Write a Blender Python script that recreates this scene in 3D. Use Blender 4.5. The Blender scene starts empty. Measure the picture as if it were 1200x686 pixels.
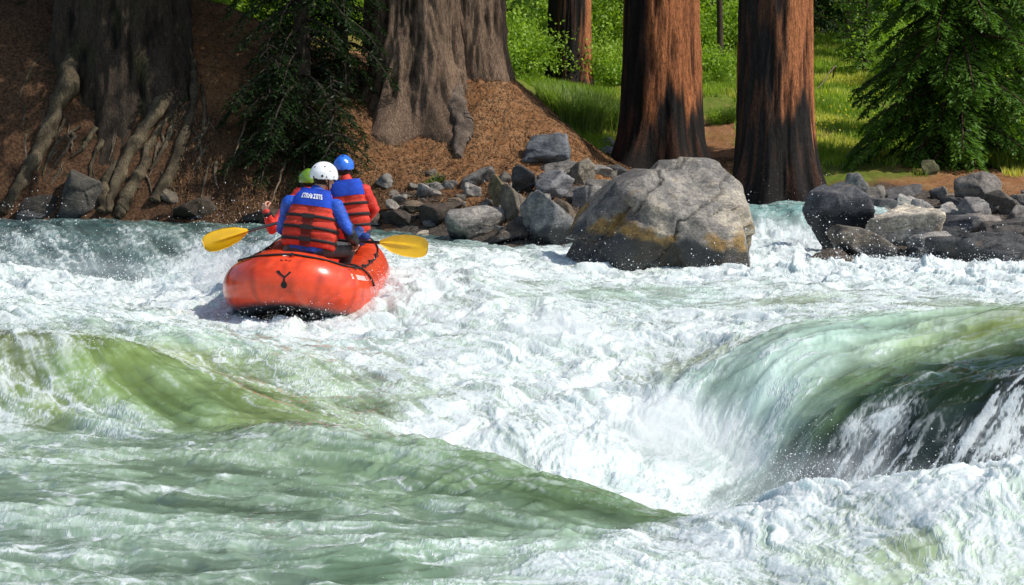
import bpy, bmesh, math, random
import numpy as np
from mathutils import Vector, Matrix, Quaternion

sc = bpy.context.scene
COL = sc.collection
R = math.radians
rng = np.random.default_rng(7)
random.seed(7)

# ------------------------------------------------------------------ camera
FPX, CAMH, HOR = 2240.0, 2.06, 150.0
PITCH = math.atan((343 - HOR) / FPX)
CP, SP = math.cos(PITCH), math.sin(PITCH)

def ray(px, py):
    a = (px - 600) / FPX
    b = (343 - py) / FPX
    return np.array([a, CP + b * SP, -SP + b * CP])

def at_y(px, py, Y):
    d = ray(px, py)
    t = Y / d[1]
    return np.array([d[0] * t, Y, CAMH + d[2] * t])

cam = bpy.data.cameras.new("camera")
cam.sensor_width = 36
cam.lens = 36 * FPX / 1200
cam.clip_start = 0.1
cam.clip_end = 3000
camo = bpy.data.objects.new("camera", cam)
COL.objects.link(camo)
camo.location = (0, 0, CAMH)
camo.rotation_euler = (math.pi / 2 - PITCH, 0, 0)
sc.camera = camo

# ------------------------------------------------------------------ light
SUN_DIR = Vector((0.70, -0.22, 0.80)).normalized()       # towards the sun
sun = bpy.data.lights.new("sun", 'SUN')
sun.energy = 4.4
sun.angle = R(0.5)
sun.color = (1.0, 0.955, 0.88)
suno = bpy.data.objects.new("sun", sun)
COL.objects.link(suno)
suno.location = (20, -5, 40)
suno.rotation_euler = (-SUN_DIR).to_track_quat('-Z', 'Y').to_euler()
world = bpy.data.worlds.new("World")
sc.world = world
world.use_nodes = True
wn = world.node_tree
sky = wn.nodes.new("ShaderNodeTexSky")
sky.sky_type = 'NISHITA'
sky.sun_disc = False
sky.sun_elevation = math.asin(SUN_DIR.z)
sky.sun_rotation = math.atan2(SUN_DIR.x, SUN_DIR.y)
bg = wn.nodes["Background"]
bg.inputs[1].default_value = 0.15
wn.links.new(sky.outputs[0], bg.inputs[0])
sc.view_settings.view_transform = 'Standard'
sc.view_settings.look = 'None'
sc.view_settings.exposure = 0
sc.cycles.max_bounces = 7
sc.cycles.diffuse_bounces = 4
sc.cycles.glossy_bounces = 3
sc.cycles.transmission_bounces = 4
sc.cycles.volume_bounces = 3
sc.cycles.caustics_reflective = False
sc.cycles.caustics_refractive = False
sc.cycles.sample_clamp_indirect = 6

# ------------------------------------------------------------------ noise
_perm = np.random.default_rng(11).permutation(256).astype(np.int32)
PERM = np.concatenate([_perm, _perm, _perm])
_ang = np.random.default_rng(12).uniform(0, 2 * np.pi, 256)
G2 = np.stack([np.cos(_ang), np.sin(_ang)], 1).astype(np.float32)
_g3 = np.random.default_rng(13).normal(size=(256, 3))
G3 = (_g3 / np.linalg.norm(_g3, axis=1)[:, None]).astype(np.float32)

def noise2(x, y, seed=0):
    x = np.asarray(x, np.float32) + seed * 17.31
    y = np.asarray(y, np.float32) + seed * 9.77
    xi = np.floor(x).astype(np.int32); yi = np.floor(y).astype(np.int32)
    xf = x - xi; yf = y - yi
    xi &= 255; yi &= 255
    u = xf * xf * xf * (xf * (xf * 6 - 15) + 10)
    v = yf * yf * yf * (yf * (yf * 6 - 15) + 10)
    def g(ix, iy, fx, fy):
        h = PERM[PERM[ix & 255] + (iy & 255)]
        return G2[h, 0] * fx + G2[h, 1] * fy
    a = g(xi, yi, xf, yf); b = g(xi + 1, yi, xf - 1, yf)
    c = g(xi, yi + 1, xf, yf - 1); d = g(xi + 1, yi + 1, xf - 1, yf - 1)
    ab = a + u * (b - a); cd = c + u * (d - c)
    return (ab + v * (cd - ab)) * 1.5

def noise3(x, y, z, seed=0):
    x = np.asarray(x, np.float32) + seed * 17.31
    y = np.asarray(y, np.float32) + seed * 9.77
    z = np.asarray(z, np.float32) + seed * 5.13
    xi = np.floor(x).astype(np.int32); yi = np.floor(y).astype(np.int32); zi = np.floor(z).astype(np.int32)
    xf = x - xi; yf = y - yi; zf = z - zi
    u = xf * xf * (3 - 2 * xf); v = yf * yf * (3 - 2 * yf); w = zf * zf * (3 - 2 * zf)
    def g(dx, dy, dz):
        h = PERM[PERM[PERM[(xi + dx) & 255] + ((yi + dy) & 255)] + ((zi + dz) & 255)]
        return G3[h, 0] * (xf - dx) + G3[h, 1] * (yf - dy) + G3[h, 2] * (zf - dz)
    x00 = g(0,0,0); x00 = x00 + u * (g(1,0,0) - x00)
    x10 = g(0,1,0); x10 = x10 + u * (g(1,1,0) - x10)
    x01 = g(0,0,1); x01 = x01 + u * (g(1,0,1) - x01)
    x11 = g(0,1,1); x11 = x11 + u * (g(1,1,1) - x11)
    y0 = x00 + v * (x10 - x00); y1 = x01 + v * (x11 - x01)
    return (y0 + w * (y1 - y0)) * 1.5

def fbm2(x, y, oct=4, seed=0, gain=.5, lac=2.03):
    s = 0; a = 1
    for i in range(oct):
        s = s + a * noise2(x, y, seed + i); x = x * lac; y = y * lac; a *= gain
    return s

def fbm3(x, y, z, oct=4, seed=0, gain=.5, lac=2.03):
    s = 0; a = 1
    for i in range(oct):
        s = s + a * noise3(x, y, z, seed + i); x = x * lac; y = y * lac; z = z * lac; a *= gain
    return s

def billow2(x, y, oct=4, seed=0, gain=.5, lac=2.1):
    s = 0; a = 1
    for i in range(oct):
        s = s + a * (np.abs(noise2(x, y, seed + i)) * 2 - .6); x = x * lac; y = y * lac; a *= gain
    return s

def sstep(a, b, x):
    t = np.clip((x - a) / (b - a), 0, 1)
    return t * t * (3 - 2 * t)

class TPS:
    def __init__(self, P, Z, lam=1e-3):
        P = np.asarray(P, float); Z = np.asarray(Z, float)
        if Z.ndim == 1: Z = Z[:, None]
        n = len(P)
        r2 = ((P[:, None] - P[None]) ** 2).sum(-1)
        K = np.where(r2 > 0, .5 * r2 * np.log(np.maximum(r2, 1e-12)), 0) + lam * np.eye(n)
        A = np.zeros((n + 3, n + 3))
        A[:n, :n] = K; A[:n, n] = 1; A[:n, n + 1:] = P; A[n, :n] = 1; A[n + 1:, :n] = P.T
        b = np.zeros((n + 3, Z.shape[1])); b[:n] = Z
        self.w = np.linalg.solve(A, b); self.P = P; self.n = n
    def __call__(self, Q):
        Q = np.asarray(Q, float)
        out = np.empty((len(Q), self.w.shape[1]))
        for i in range(0, len(Q), 40000):
            q = Q[i:i + 40000]
            r2 = (q ** 2).sum(1)[:, None] + (self.P ** 2).sum(1)[None] - 2 * q @ self.P.T
            np.maximum(r2, 1e-12, out=r2)
            K = .5 * r2 * np.log(r2)
            out[i:i + 40000] = K @ self.w[:self.n] + self.w[self.n] + q @ self.w[self.n + 1:]
        return out

def shepard(P, V, Q, p=2.2, soft=.12):
    P = np.asarray(P, float); V = np.asarray(V, float)
    out = np.empty((len(Q), V.shape[1]))
    for i in range(0, len(Q), 40000):
        q = Q[i:i + 40000]
        r2 = (q ** 2).sum(1)[:, None] + (P ** 2).sum(1)[None] - 2 * q @ P.T
        w = (np.maximum(r2, 0) + soft) ** (-p)
        out[i:i + 40000] = (w @ V) / w.sum(1)[:, None]
    return out

# ------------------------------------------------------------------ mesh building
def mesh_from(name, V, F, mats=(), smooth=True, attrs=None, mi=None):
    """V (n,3); F list of arrays (m,3)/(m,4) or one array."""
    me = bpy.data.meshes.new(name)
    V = np.ascontiguousarray(V, np.float32)
    if isinstance(F, np.ndarray): F = [F]
    F = [np.asarray(f, np.int32) for f in F if len(f)]
    nl = sum(f.size for f in F); nf = sum(len(f) for f in F)
    me.vertices.add(len(V)); me.vertices.foreach_set("co", V.ravel())
    me.loops.add(nl); me.loops.foreach_set("vertex_index", np.concatenate([f.ravel() for f in F]))
    me.polygons.add(nf)
    ls = []; off = 0
    for f in F:
        ls.append(off + np.arange(len(f)) * f.shape[1]); off += f.size
    me.polygons.foreach_set("loop_start", np.concatenate(ls).astype(np.int32))
    if mi is not None: me.polygons.foreach_set("material_index", np.asarray(mi, np.int32))
    me.update(calc_edges=True)
    if smooth: me.polygons.foreach_set("use_smooth", np.ones(nf, bool))
    for m in mats: me.materials.append(m)
    for k, a in (attrs or {}).items():
        a = np.asarray(a, np.float32)
        if a.ndim == 2:
            at = me.color_attributes.new(k, 'FLOAT_COLOR', 'POINT')
            if a.shape[1] == 3: a = np.concatenate([a, np.ones((len(a), 1), np.float32)], 1)
            at.data.foreach_set("color", a.ravel())
        else:
            at = me.attributes.new(k, 'FLOAT', 'POINT'); at.data.foreach_set("value", a)
    me.validate()
    return me

def link(name, me, parent=None, loc=None):
    o = bpy.data.objects.new(name, me)
    COL.objects.link(o)
    if parent is not None: o.parent = parent
    if loc is not None: o.location = loc
    return o

def tag(o, label=None, cat=None, group=None, kind=None):
    if label: o["label"] = label
    if cat: o["category"] = cat
    if group: o["group"] = group
    if kind: o["kind"] = kind
    return o

def empty(name, loc, rz=0):
    o = bpy.data.objects.new(name, None)
    o.empty_display_size = .2
    COL.objects.link(o); o.location = loc; o.rotation_euler = (0, 0, rz)
    return o

def grid_faces(nr, nc, wrap=False):
    r = np.arange(nr - 1)[:, None]
    c = np.arange(nc if wrap else nc - 1)[None]
    c2 = (c + 1) % nc
    return np.stack([r * nc + c, r * nc + c2, (r + 1) * nc + c2, (r + 1) * nc + c], -1).reshape(-1, 4)

def tube(path, rad, seg=10, cap=True):
    """swept tube along a polyline; returns V, [quads, tris]"""
    P = np.asarray(path, float); n = len(P)
    rad = np.broadcast_to(np.asarray(rad, float), (n,))
    T = np.gradient(P, axis=0); T /= np.linalg.norm(T, axis=1)[:, None] + 1e-9
    up = np.array([0, 0, 1.0]) if abs(T[0, 2]) < .9 else np.array([1.0, 0, 0])
    Ns = []; nrm = np.cross(T[0], up); nrm /= np.linalg.norm(nrm)
    for t in T:
        nrm = nrm - t * nrm.dot(t); nrm /= np.linalg.norm(nrm) + 1e-9
        Ns.append(nrm.copy())
    Ns = np.array(Ns); Bs = np.cross(T, Ns)
    a = np.linspace(0, 2 * np.pi, seg, endpoint=False)
    V = P[:, None] + rad[:, None, None] * (Ns[:, None] * np.cos(a)[None, :, None] + Bs[:, None] * np.sin(a)[None, :, None])
    V = V.reshape(-1, 3); F = grid_faces(n, seg, True)
    tris = np.zeros((0, 3), int)
    if cap:
        V = np.concatenate([V, P[:1], P[-1:]])
        k = np.arange(seg); k2 = (k + 1) % seg
        tris = np.concatenate([np.stack([k2, k, np.full(seg, n * seg)], 1),
                               np.stack([(n - 1) * seg + k, (n - 1) * seg + k2, np.full(seg, n * seg + 1)], 1)])
    return V, [F, tris]

def join(parts):
    Vs = []; Q = []; T = []; off = 0
    for V, F in parts:
        Vs.append(V)
        for f in F:
            if len(f): (Q if f.shape[1] == 4 else T).append(f + off)
        off += len(V)
    out = []
    if Q: out.append(np.concatenate(Q))
    if T: out.append(np.concatenate(T))
    return np.concatenate(Vs), out

def spline(pts, n):
    """Catmull-Rom through rows of pts (any width)"""
    P = np.asarray(pts, float); m = len(P)
    Q = np.concatenate([[2 * P[0] - P[1]], P, [2 * P[-1] - P[-2]]])
    t = np.linspace(0, m - 1 - 1e-9, n); i = t.astype(int); f = (t - i)[:, None]
    a, b, c, d = Q[i], Q[i + 1], Q[i + 2], Q[i + 3]
    return .5 * (2 * b + (c - a) * f + (2 * a - 5 * b + 4 * c - d) * f ** 2 + (3 * b - a - 3 * c + d) * f ** 3)

# ------------------------------------------------------------------ materials
class NT:
    def __init__(self, name):
        self.m = bpy.data.materials.new(name); self.m.use_nodes = True
        self.t = self.m.node_tree; self.bsdf = self.t.nodes["Principled BSDF"]; self.out = self.t.nodes["Material Output"]
    def n(self, ty, **kw):
        nd = self.t.nodes.new(ty)
        for k, v in kw.items():
            if k.startswith("i_"):
                key = k[2:]; key = int(key) if key.isdigit() else key.replace("_", " ")
                self.s(nd.inputs[key], v)
            else: setattr(nd, k, v)
        return nd
    def s(self, inp, v):
        if isinstance(v, bpy.types.NodeSocket): self.t.links.new(v, inp)
        elif isinstance(v, tuple) and len(v) == 3 and inp.type == 'RGBA': inp.default_value = (*v, 1)
        else: inp.default_value = v
    def mix(self, f, a, b, mode='MIX'):
        nd = self.n("ShaderNodeMix", data_type='RGBA', blend_type=mode)
        self.s(nd.inputs[0], f); self.s(nd.inputs[6], a); self.s(nd.inputs[7], b)
        return nd.outputs[2]
    def math(self, op, a, b=0.0, c=None):
        nd = self.n("ShaderNodeMath", operation=op)
        self.s(nd.inputs[0], a); self.s(nd.inputs[1], b)
        if c is not None: self.s(nd.inputs[2], c)
        return nd.outputs[0]
    def mapr(self, v, a, b, c=0.0, d=1.0):
        nd = self.n("ShaderNodeMapRange", interpolation_type='SMOOTHSTEP')
        self.s(nd.inputs[0], v); self.s(nd.inputs[1], a); self.s(nd.inputs[2], b); self.s(nd.inputs[3], c); self.s(nd.inputs[4], d)
        return nd.outputs[0]
    def coord(self, scale=(1, 1, 1), kind="Object", rot=(0, 0, 0)):
        tc = self.n("ShaderNodeTexCoord"); mp = self.n("ShaderNodeMapping")
        self.t.links.new(tc.outputs[kind], mp.inputs[0]); mp.inputs["Scale"].default_value = scale
        mp.inputs["Rotation"].default_value = rot
        return mp.outputs[0]
    def noise(self, vec, scale, detail=4, rough=.5, dist=0.0, col=False):
        nd = self.n("ShaderNodeTexNoise"); self.t.links.new(vec, nd.inputs["Vector"])
        nd.inputs["Scale"].default_value = scale; nd.inputs["Detail"].default_value = detail
        nd.inputs["Roughness"].default_value = rough; nd.inputs["Distortion"].default_value = dist
        return nd.outputs[1 if col else 0]
    def voro(self, vec, scale, feature='F1'):
        nd = self.n("ShaderNodeTexVoronoi", feature=feature); self.t.links.new(vec, nd.inputs["Vector"])
        nd.inputs["Scale"].default_value = scale
        return nd.outputs[0]
    def attr(self, name, out="Color"):
        nd = self.n("ShaderNodeAttribute", attribute_name=name); return nd.outputs[out]
    def bump(self, h, strength=.5, dist=.02, normal=None):
        nd = self.n("ShaderNodeBump"); self.s(nd.inputs["Height"], h)
        nd.inputs["Strength"].default_value = strength; nd.inputs["Distance"].default_value = dist
        if normal is not None: self.t.links.new(normal, nd.inputs["Normal"])
        return nd.outputs[0]
    def set(self, **kw):
        for k, v in kw.items(): self.s(self.bsdf.inputs[k.replace("_", " ")], v)
        return self.m

def simple_mat(name, col, rough=.5, spec=.5, var=.12, scale=30, bump=0.0, bscale=200, metallic=0.0, **kw):
    t = NT(name); v = t.coord()
    n = t.noise(v, scale, 3)
    c = t.mix(t.mapr(n, .3, .7), tuple(x * (1 - var) for x in col), tuple(min(1, x * (1 + var)) for x in col))
    t.set(Base_Color=c, Roughness=rough, Specular_IOR_Level=spec, Metallic=metallic)
    if bump: t.set(Normal=t.bump(t.noise(v, bscale, 3), bump, .01))
    t.set(**kw)
    return t.m
# ------------------------------------------------------------------ terrain
TP = []  # (x,y,z)
def tpx(lst):
    for px, py, Y in lst: TP.append(at_y(px, py, Y))
# waterline and left bank
tpx([(-150,262,30.6),(0,262,30.6),(100,262,30.6),(230,266,30.3),(330,270,30),(420,274,29.7),(500,279,29.1),(560,289,28),(600,296,27),
     (0,180,31.3),(0,100,32),(0,40,32.7),(100,190,31.3),(100,110,32),(120,40,33),(180,210,31.1),(190,150,31.7),
     (240,110,32.3),(260,60,33.2),(285,18,35),(235,2,35),(330,62,34.3),(300,150,31.8),(330,220,30.8),(400,205,31.0),
     (390,130,32),(420,112,33),(415,78,36),(440,232,30.6),(500,243,30.1),(470,150,32.2),(540,182,31.4),
     (560,92,32.9),(600,92,33.3),(640,132,33),(690,177,32.6),(722,198,32),(600,182,31.5),(560,232,30),(640,222,30),
     (700,222,31),(600,264,28.3),(680,262,28.4),(720,242,30),
     (700,166,38),(680,140,43),(650,106,49),(720,108,48),(770,198,35.5),(840,170,38),(850,140,42),(840,108,48),
     (975,242,31.6),(1000,216,33),(1000,190,36),(1000,140,44),(1000,98,53),(1060,202,34),(1120,192,35.5),(1190,228,32),
     (1180,182,37),(1200,150,42),(980,292,26),(1060,292,25.6),(1100,282,26.5),(1200,274,27),(1000,309,24.6),(1200,316,24.3),(1100,314,24.3),
     (1300,300,25),(1300,230,31),(1300,150,42),(1100,100,52),(1250,100,52),(930,100,52),(920,243,32.2),(560,60,48),(580,85,40)])
TP += [np.array(p, float) for p in [
    (-6.6,38,4.0),(-9,36,5.0),(-13,34,4.8),(-18,36,5.5),(-18,31,1.2),(-18,42,6),(-12,42,5.2),(-6,45,4),(-3,42,3.6),(-1,38,2.9),(0.5,36.2,1.9),(1.5,35.5,1.4),
    (2,28.5,.15),(2.7,29.5,.2),(3.7,29.7,.3),(4.4,29.4,.35),(3.6,31.4,.35),(2.6,31.6,.35),(2.4,33.4,1.0),(1.6,32.4,.9),(3.6,33.6,.75),
    (2,26,-.1),(3.7,25.6,-.2),(4.6,24.5,-.5),(0,23.5,-.5),(-4,25,-.5),(-9,26,-.5),(-16,26,-.5),(8,21,-.6),(14,21,-.6),(14,25,.3),
    (-16,20,-1.2),(-6,20,-1.2),(4,20,-1.2),(14,20,-1.2),(16,34,1.4),(18,45,2.4),(-16,55,5),(0,56,4),(10,58,3.8),(18,58,3.8),(-6,62,5.2),(6,64,4.6),(14,64,4.5),(-16,64,6)]]
TP = np.array(TP)
terr_tps = TPS(TP[:, :2] / 3.0, TP[:, 2], 2e-3)

def terrain_base(x, y):
    x = np.asarray(x, float); y = np.asarray(y, float)
    q = np.stack([np.clip(x, -18, 16), np.clip(y, 20, 64)], -1).reshape(-1, 2) / 3.0
    z = terr_tps(q)[:, 0].reshape(x.shape)
    far = np.maximum(y - 64, 0)
    z = z + far * .115 + 6 * sstep(80, 200, y) + .0009 * np.clip(far, 0, 300) ** 2 * .25
    z = z + .05 * np.maximum(-x - 18, 0) * (y > 25) + .03 * np.maximum(x - 16, 0) * sstep(24, 40, y)
    z = np.where(y < 20, -1.2 - .02 * np.clip(20 - y, 0, 20), z)
    return z

def terrain_z(x, y):
    z = terrain_base(x, y)
    dry = sstep(-.1, .5, z)
    z = z + dry * (.06 * fbm2(x * .9, y * .9, 3, 3) + .025 * fbm2(x * 5, y * 5, 3, 5))
    return z

def hit(fn, px, py, y0=6.0, y1=140.0, n=1600):
    d = ray(px, py)
    Y = np.exp(np.linspace(math.log(y0), math.log(y1), n))
    t = Y / d[1]
    X = d[0] * t; Z = CAMH + d[2] * t
    g = fn(X, Y) - Z
    i = np.argmax(g > 0)
    if g[i] <= 0: i = n - 1
    if i > 0:
        f = -g[i - 1] / (g[i] - g[i - 1] + 1e-9); f = min(max(f, 0), 1)
    else: f = 0
    yy = Y[i - 1] + (Y[i] - Y[i - 1]) * f
    return at_y(px, py, yy)

def build_terrain():
    def axis(a, b, fine, lo, hi, k):
        m = np.arange(a, b + 1e-6, fine)
        L = a - np.cumsum(fine * 1.12 ** np.arange(1, k)); L = L[L > lo]
        Rr = b + np.cumsum(fine * 1.12 ** np.arange(1, k)); Rr = Rr[Rr < hi]
        return np.concatenate([[lo], L[::-1], m, Rr, [hi]])
    xs = axis(-14, 14, .055, -900, 900, 90)
    ys = axis(23, 50, .06, -60, 1200, 100)
    X, Y = np.meshgrid(xs, ys)
    Z = terrain_z(X, Y)
    # needle litter crumbs, clods and erosion runnels
    near = sstep(21, 24, Y) * (1 - sstep(48, 60, Y))
    Z += near * sstep(0, .5, Z) * (.02 * fbm2(X * 11, Y * 11, 3, 21) + .012 * noise2(X * 30, Y * 9, 25))
    V = np.stack([X, Y, Z], -1).reshape(-1, 3)
    # cover control: needles, grass, dark soil (also painting in the left bank's shade), gravel
    C = []
    def cp(px, py, w): p = hit(terrain_base, px, py, 22); C.append((p[0], p[1], *w))
    N, G, D, S = (1,0,0,0), (0,1,0,0), (0,0,1,0), (0,0,0,1)
    for px, py in [(300,40),(270,100),(480,200),(560,130),(600,130),(640,170),(690,190),(520,220),(420,95),(840,150),(1130,215),(1190,215),(450,215),(600,200),(250,30),(1120,195),(560,250),(845,180)]: cp(px, py, N)
    for px, py in [(30,140),(30,220),(150,200),(100,120),(250,160),(320,180),(330,240),(200,240),(420,230),(0,60),(100,60),(380,180),(80,245)]: cp(px, py, D)
    for px, py in [(1000,150),(1000,195),(1050,120),(970,120),(1180,175),(700,120),(640,105),(690,145),(1000,180),(980,210),(1190,130),(1050,190),(850,112)]: cp(px, py, G)
    for px, py in [(460,255),(520,268),(600,270),(660,250),(700,235),(1000,240),(1050,235),(1100,250),(1150,250),(1190,255),(1060,275),(980,270)]: cp(px, py, S)
    for x, y, w in [(-12,45,N),(-6,48,(.4,.6,0,0)),(-10,60,G),(0,55,G),(8,60,G),(15,50,G),(15,38,G),(16,28,S),(0,42,G),(-3,40,N),(3,29,D),(-16,31,D),(20,70,G),(-20,70,G),(0,80,G)]: C.append((x, y, *w))
    C = np.array(C)
    q = np.stack([X, Y], -1).reshape(-1, 2)
    q = np.stack([np.clip(q[:, 0], -20, 20), np.clip(q[:, 1], 22, 80)], 1)
    q = q + np.stack([fbm2(q[:, 0] * 1.2, q[:, 1] * 1.2, 3, 31), fbm2(q[:, 0] * 1.2, q[:, 1] * 1.2, 3, 35)], 1) * .7
    W = shepard(C[:, :2], C[:, 2:], q, 2.4, .15).astype(np.float32)
    W = np.clip(W, 0, 1)
    me = mesh_from("ground", V, grid_faces(len(ys), len(xs)), [ground_mat()], attrs={"cover": W})
    o = link("ground", me)
    tag(o, kind="structure")
    return o

def ground_mat():
    t = NT("ground_cover")
    v = t.coord()
    a = t.n("ShaderNodeAttribute", attribute_name="cover")
    sp = t.n("ShaderNodeSeparateColor"); t.t.links.new(a.outputs[0], sp.inputs[0])
    n1 = t.noise(v, 3, 5, .6); n2 = t.noise(v, 22, 4, .6); n3 = t.noise(v, 70, 3, .6)
    vs = t.coord((40, 14, 40)); nst = t.noise(vs, 1.6, 3, .6, .8)
    vs2 = t.coord((12, 42, 30), rot=(0, 0, .5)); nst2 = t.noise(vs2, 1.6, 3, .6, .8)
    st = t.math('MAXIMUM', nst, nst2)
    need = t.mix(t.mapr(st, .48, .72), (.22, .10, .042), (.62, .37, .19))
    need = t.mix(t.mapr(n1, .35, .7), need, (.30, .135, .055))
    need = t.mix(t.mapr(n2, .58, .75), need, (.05, .028, .015))
    soil = t.mix(t.mapr(n2, .3, .7), (.036, .019, .011), (.15, .08, .042))
    soil = t.mix(t.mapr(nst, .6, .72), soil, (.14, .085, .045))
    soil = t.mix(t.mapr(n1, .58, .75), soil, (.022, .025, .01))
    grass = t.mix(n2, (.09, .14, .015), (.2, .25, .035))
    grass = t.mix(t.mapr(n1, .5, .68), grass, (.22, .21, .05))
    grav = t.mix(t.mapr(n2, .35, .65), (.045, .036, .028), (.14, .11, .085))
    grav = t.mix(t.mapr(t.voro(v, 24), .1, .5), (.17, .155, .14), grav)
    c = t.mix(sp.outputs[1], need, grass)
    c = t.mix(sp.outputs[2], c, soil)
    c = t.mix(a.outputs["Alpha"], c, soil)
    w4 = t.math('SUBTRACT', 1.0, t.math('ADD', t.math('ADD', sp.outputs[0], sp.outputs[1]), sp.outputs[2]))
    c = t.mix(t.mapr(w4, .2, .8), c, grav)
    h = t.math('ADD', t.math('MULTIPLY', st, 1.0), t.math('MULTIPLY', n3, .6))
    t.set(Base_Color=c, Roughness=.95, Specular_IOR_Level=.15, Normal=t.bump(h, .9, .035))
    return t.m
# ------------------------------------------------------------------ water
TH, LA = 15.0, 15.0
def uv_of(x, y):
    y = np.maximum(np.asarray(y, float), 1.0)
    return np.stack([np.asarray(x, float) / y * TH, np.log(y) * LA], -1)

WP = []   # water surface control points
def wpx(lst):
    for px, py, Y in lst: WP.append(at_y(px, py, Y))
wpx([(-120,258,30.8),(0,258,30.8),(100,259,30.8),(230,262,30.6),(330,266,30.2),(420,270,30),(500,274,29.4),(560,283,28.4),(600,290,27.4),
     (0,268,28.8),(60,267,28.8),(150,268,28.6),(230,272,28.3),(300,285,26.5),
     (0,318,26.0),(60,328,25.7),(130,336,25.3),(200,332,25.6),(240,318,26.3),
     (0,310,24.3),(60,318,24),(130,340,23.2),(200,338,22.8),(250,320,23.5),
     (0,350,19),(100,362,18.6),(200,372,18.4),(240,352,20),(300,392,17.4),(360,380,18.2),(440,386,18.1),(470,350,19),(350,345,20.2),(370,310,22.4),
     (470,318,22),(500,330,20),(500,290,26),(560,310,23),(640,330,20.5),(560,380,17.5),(640,396,16.6),(500,440,15),(600,470,14),(700,510,13.2),(800,560,13.0),
     (450,470,14.1),(400,480,13.7),(660,320,22.8),(770,327,22.8),(880,312,23.6),(900,340,19.5),(800,352,19),(760,400,16.5),(720,450,15),(800,430,15.5),(840,420,15.3),
     (885,243,29.5),(920,243,29.5),(955,244,29.6),(885,272,27.9),(930,278,27.7),(890,292,25.9),(930,300,25.5),(965,304,25),
     (1000,312,23.5),(1100,312,23.5),(1200,306,23.8),(1320,304,23.8),(1000,342,19.5),(1100,346,19),(1200,352,18.5),(1320,352,18.4),
     (880,405,14.9),(920,386,15.1),(1000,379,15.2),(1080,377,15.0),(1150,375,14.6),(1200,372,14.4),(1320,365,14.2),(1000,368,16.6),(1120,370,16.4),(1230,366,16),
     (850,440,14.4),(900,430,14.3),(1000,410,14.4),(1100,402,14.3),(1200,394,13.9),
     (860,500,13.9),(930,480,13.6),(1000,450,13.6),(1100,430,13.6),(1200,424,13.3),
     (850,556,13.3),(900,550,13.1),(950,520,12.9),(1000,490,12.95),(1080,462,12.9),(1150,450,12.8),(1200,444,12.7),(1320,436,12.6),
     (920,590,12.6),(980,572,12.4),(1060,545,12.3),(1150,532,12.1),(1200,522,12.1),
     (850,604,10.0),(900,578,9.8),(940,566,9.7),(1000,568,9.5),(1100,552,9.3),(1200,547,9.2),(1320,545,9.1),
     (1000,622,8.9),(1100,602,8.7),(1200,602,8.6),(900,642,8.8),(1000,686,8.1),(1200,686,8.0),(800,642,9),(700,660,8.8),(600,686,8.5),
     (330,494,12.3),(400,502,12.0),(500,522,11.5),(600,547,11),(700,577,10.4),(800,610,9.9),
     (100,686,8.5),(300,686,8.5),(0,600,10),(200,600,10),(400,600,10),(600,622,9.5),(0,540,11.4),(200,530,11.7),(400,552,11.1),(500,582,10.4),
     (0,492,13),(100,494,12.9),(200,502,12.7),(280,502,12.6),
     (-80,388,14.3),(0,390,14.2),(80,390,14.15),(150,404,14.05),(220,430,13.85),(300,466,13.45),(350,486,13.1),(50,442,13.5),(150,452,13.4),(-80,442,13.5),(-80,492,13),
     (0,366,17),(100,371,17),(200,386,16.5),(300,420,15.6),(400,430,15.4)])
def wxyz(lst):   # pixel column, Y, z
    for px, Y, z in lst: WP.append(np.array([(px - 600) / FPX * Y, Y, z]))
wxyz([(500,12.3,-.12),(600,11.9,-.22),(700,11.4,-.32),(800,10.9,-.42),(760,12.2,-.42),(1050,11.3,-.35),(1200,11.2,-.25),(900,11.7,-.47),(1320,11.2,-.25),
      (-80,15.6,.3),(0,15.6,.3),(150,15.3,.24),(250,15.0,.13),(350,14.2,0.03),
      (820,31,.74),(920,32.4,.74),(760,29,.62),(700,28,.5),(800,26.5,.45),(1100,27,.36),(1250,27,.36),(1320,28,.36),
      (100,7,.03),(600,7,.03),(1100,7,.06),(300,5.5,0),(900,5.5,0),(-100,6,0.02),(1300,6,0.02),(-100,9,.05),(1320,8,.14),(-120,20,.3),(-120,25,.1),(-120,28.8,.5)])
WP = np.array(WP)
wat_tps = TPS(uv_of(WP[:, 0], WP[:, 1]), WP[:, 2], 4e-3)
def water_base(x, y):
    x = np.asarray(x, float); y = np.asarray(y, float)
    sh = x.shape
    yc = np.clip(y, 5.5, 31.5)
    xc = np.clip(x / np.maximum(y, 1), -.31, .325) * yc
    return wat_tps(uv_of(xc, yc).reshape(-1, 2))[:, 0].reshape(sh)

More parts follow.
